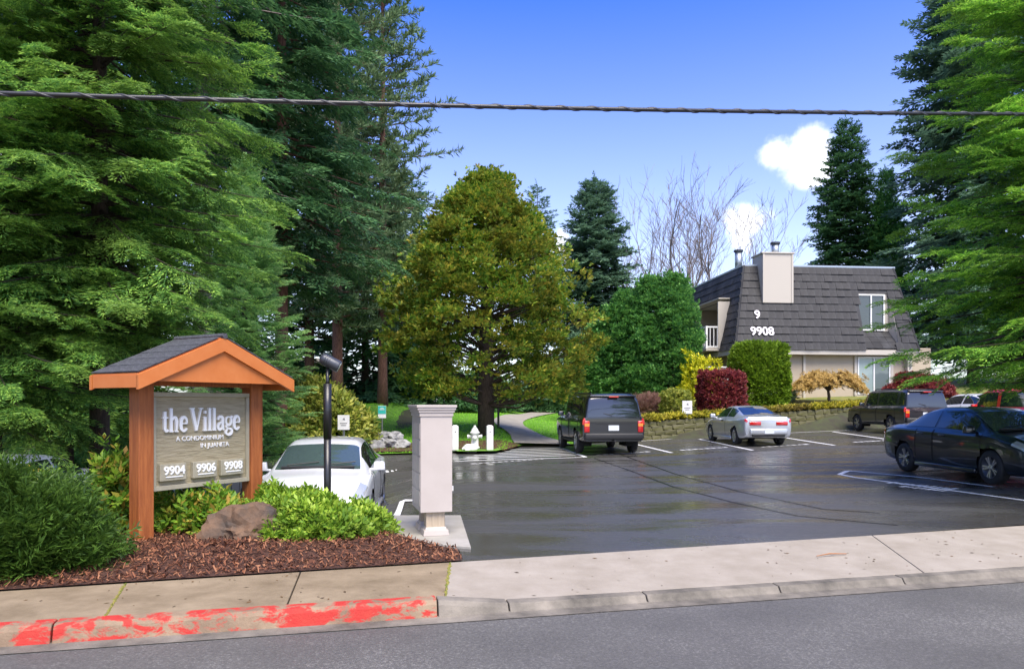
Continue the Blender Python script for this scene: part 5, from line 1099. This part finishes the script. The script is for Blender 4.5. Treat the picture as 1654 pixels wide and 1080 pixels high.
        for s in (1, -1):
            r0 = G[int(2.6 * NI), int(8 * NJ)]; r1 = G[int(5 * NI), int(8 * NJ)]; MB().tube([(r0[0], s * r0[1], r0[2] - .01), (r0[0] + .12, s * r0[1], r0[2] + .05), (r1[0] - .12, s * r1[1], r1[2] + .05), (r1[0], s * r1[1], r1[2] - .01)], .018, 6).build('roof_rail', M_PLAST, root)
            MB().box((0, s * hw * .96, T['st'][4][1] * sz + .02), ((ax[1] - ax[0]) - 2 * ra - .1, .12, .05)).build('running_board', M_PLAST, root, False, .015)
        MB().box((-2.37 * sx, 0, 1.795 * sz), (.16, hw * 1.46, .05)).build('spoiler', pm, root, True, .015)
        st_ = G[int(2.02 * NI), 9 * NJ] + np.array([-.09, 0, 0]); MB().box((st_[0] - .04, 0, st_[2] - .03), (.06, .3, .035)).build('brake_light', M_RED, root)
        MB().tube([(x0 - .06, 0, z0 - .08), (x0 - .2, 0, z0 - .08)], .03, 6).build('tow_hitch', M_PLAST, root)
        hs = G[int(1.05 * NI), 7 * NJ]; MB().tube([(x0 - .02, .05, 1.2 * sz), (x0 + .02, .32, 1.27 * sz)], .012, 5).build('wiper', M_PLAST, root)
    else:
        MB().box((x0 - .01, 0, z0 + .02), (.1, hw * 1.5, .2)).build('rear_bumper', pm, root, True, .04)
        for s in (1, -1): MB().box((x0 - .002, s * hw * .53, z1 - .07), (.05, hw * .46, .125)).build('taillight', M_RED, root, True, .02)
        if plate: MB().box((x0 - .07, 0, z0 + .03), (.02, .32, .15)).build('license_plate', M_PLATE, root)
        MB().box((x0 + .0, 0, z0 - .1), (.1, hw * 1.3, .1)).build('rear_valance', M_PLAST, root, True, .03)
        MB().box((xn - .04, 0, n0 + .06), (.12, hw * 1.44, .18)).build('front_bumper', pm, root, True, .05); MB().box((xn + .022, 0, n0 - .0), (.03, hw * 1.05, .1)).build('lower_grille', M_PLAST, root, False, .02)
        MB().box((xn + .0, 0, n1 - .04), (.06, hw * .62, .1)).build('grille', M_PLAST, root, False, .02); MB().box((xn + .03, 0, n1 - .03), (.02, hw * .6, .02)).build('grille_bar', M_CHROME, root)
        for s in (1, -1):
            MB().box((.0, s * (hw * .965), .22 * sz), ((ax[1] - ax[0]) - 2 * ra - .05, .06, .09)).build('sill', pm, root, True, .02)
            MB().box((xn - .2, s * hw * .86, n0 + .12), (.13, .02, .04), -s * .35).build('marker_lamp', M_AMBER, root)
        cw = G[int(7.97 * NI), 9 * NJ]; MB().box((cw[0] + .03, 0, cw[2] + .0), (.07, hw * 1.3, .03)).build('wiper_cowl', M_PLAST, root, False, .01)
        for s in (.1, -.5): MB().tube([(cw[0] + .03, s, cw[2] + .03), (cw[0] - .08, s + .5, cw[2] + .075)], .009, 5).build('wiper', M_PLAST, root)
    return root
def on_lot(x, y): return (x, y, lot_z(x, y) + .004)
P_BLK = paint('black_paint', (.008, .009, .011)); P_NAVY = paint('black_blue_paint', (.012, .016, .022), .3); P_SIL = paint('silver_paint', (.5, .52, .54), .55, .35); P_WHT = paint('white_car_paint', (.66, .67, .68)); P_GUN = paint('blue_grey_paint', (.2, .23, .29), .5, .35); P_RED = paint('red_paint', (.6, .015, .012)); P_CHAR = paint('charcoal_paint', (.035, .04, .045), .4)
UP = R(90)
car('parked_suv', on_lot(2.82, 25.0), UP + R(6), SUV, (1, .98, 1), 'large black sport utility vehicle seen from behind at the striped crossing', P_BLK, 'six')
car('parked_coupe', on_lot(8.42, 26.9), UP + R(3), COUPE, (1, 1, 1), 'silver two-door coupe parked against the stone wall', P_SIL, 'seven')
car('parked_suv', on_lot(15.55, 30.2), UP + R(2), SUV, (.89, .9, .905), 'dark grey compact sport utility vehicle under the red mound shrub', P_CHAR, 'five')
car('parked_sedan', on_lot(9.62, 15.15), -UP + R(4), SEDAN, (1, 1, 1), 'black four-door sedan with five-spoke wheels under the big fir', P_NAVY, 'five')
car('parked_sedan', on_lot(-3.33, 13.5), -UP + R(6), SEDAN, (1.05, 1.03, 1.03), 'white sedan facing the street behind the lamp post', P_WHT, 'seven')
car('parked_sedan', on_lot(-6.15, 13.6), -UP + R(6), SEDAN, (1.03, 1.0, 1.0), 'blue-grey sedan mostly hidden behind the entrance sign', P_GUN, 'seven')
car('parked_sedan', on_lot(-9.3, 13.6), -UP + R(6), SEDAN, (1.03, 1.0, 1.0), 'white sedan under the hemlock branches at the left edge', P_WHT, 'seven')
car('parked_sedan', on_lot(19.3, 31.0), UP + R(4), SEDAN, (1, 1, 1), 'white sedan glimpsed right of the grey utility vehicle', P_WHT, 'seven')
car('parked_suv', on_lot(17.0, 25.0), UP + R(3), SUV, (.9, .9, .9), 'red utility vehicle glimpsed through the fir branches', P_RED, 'six')
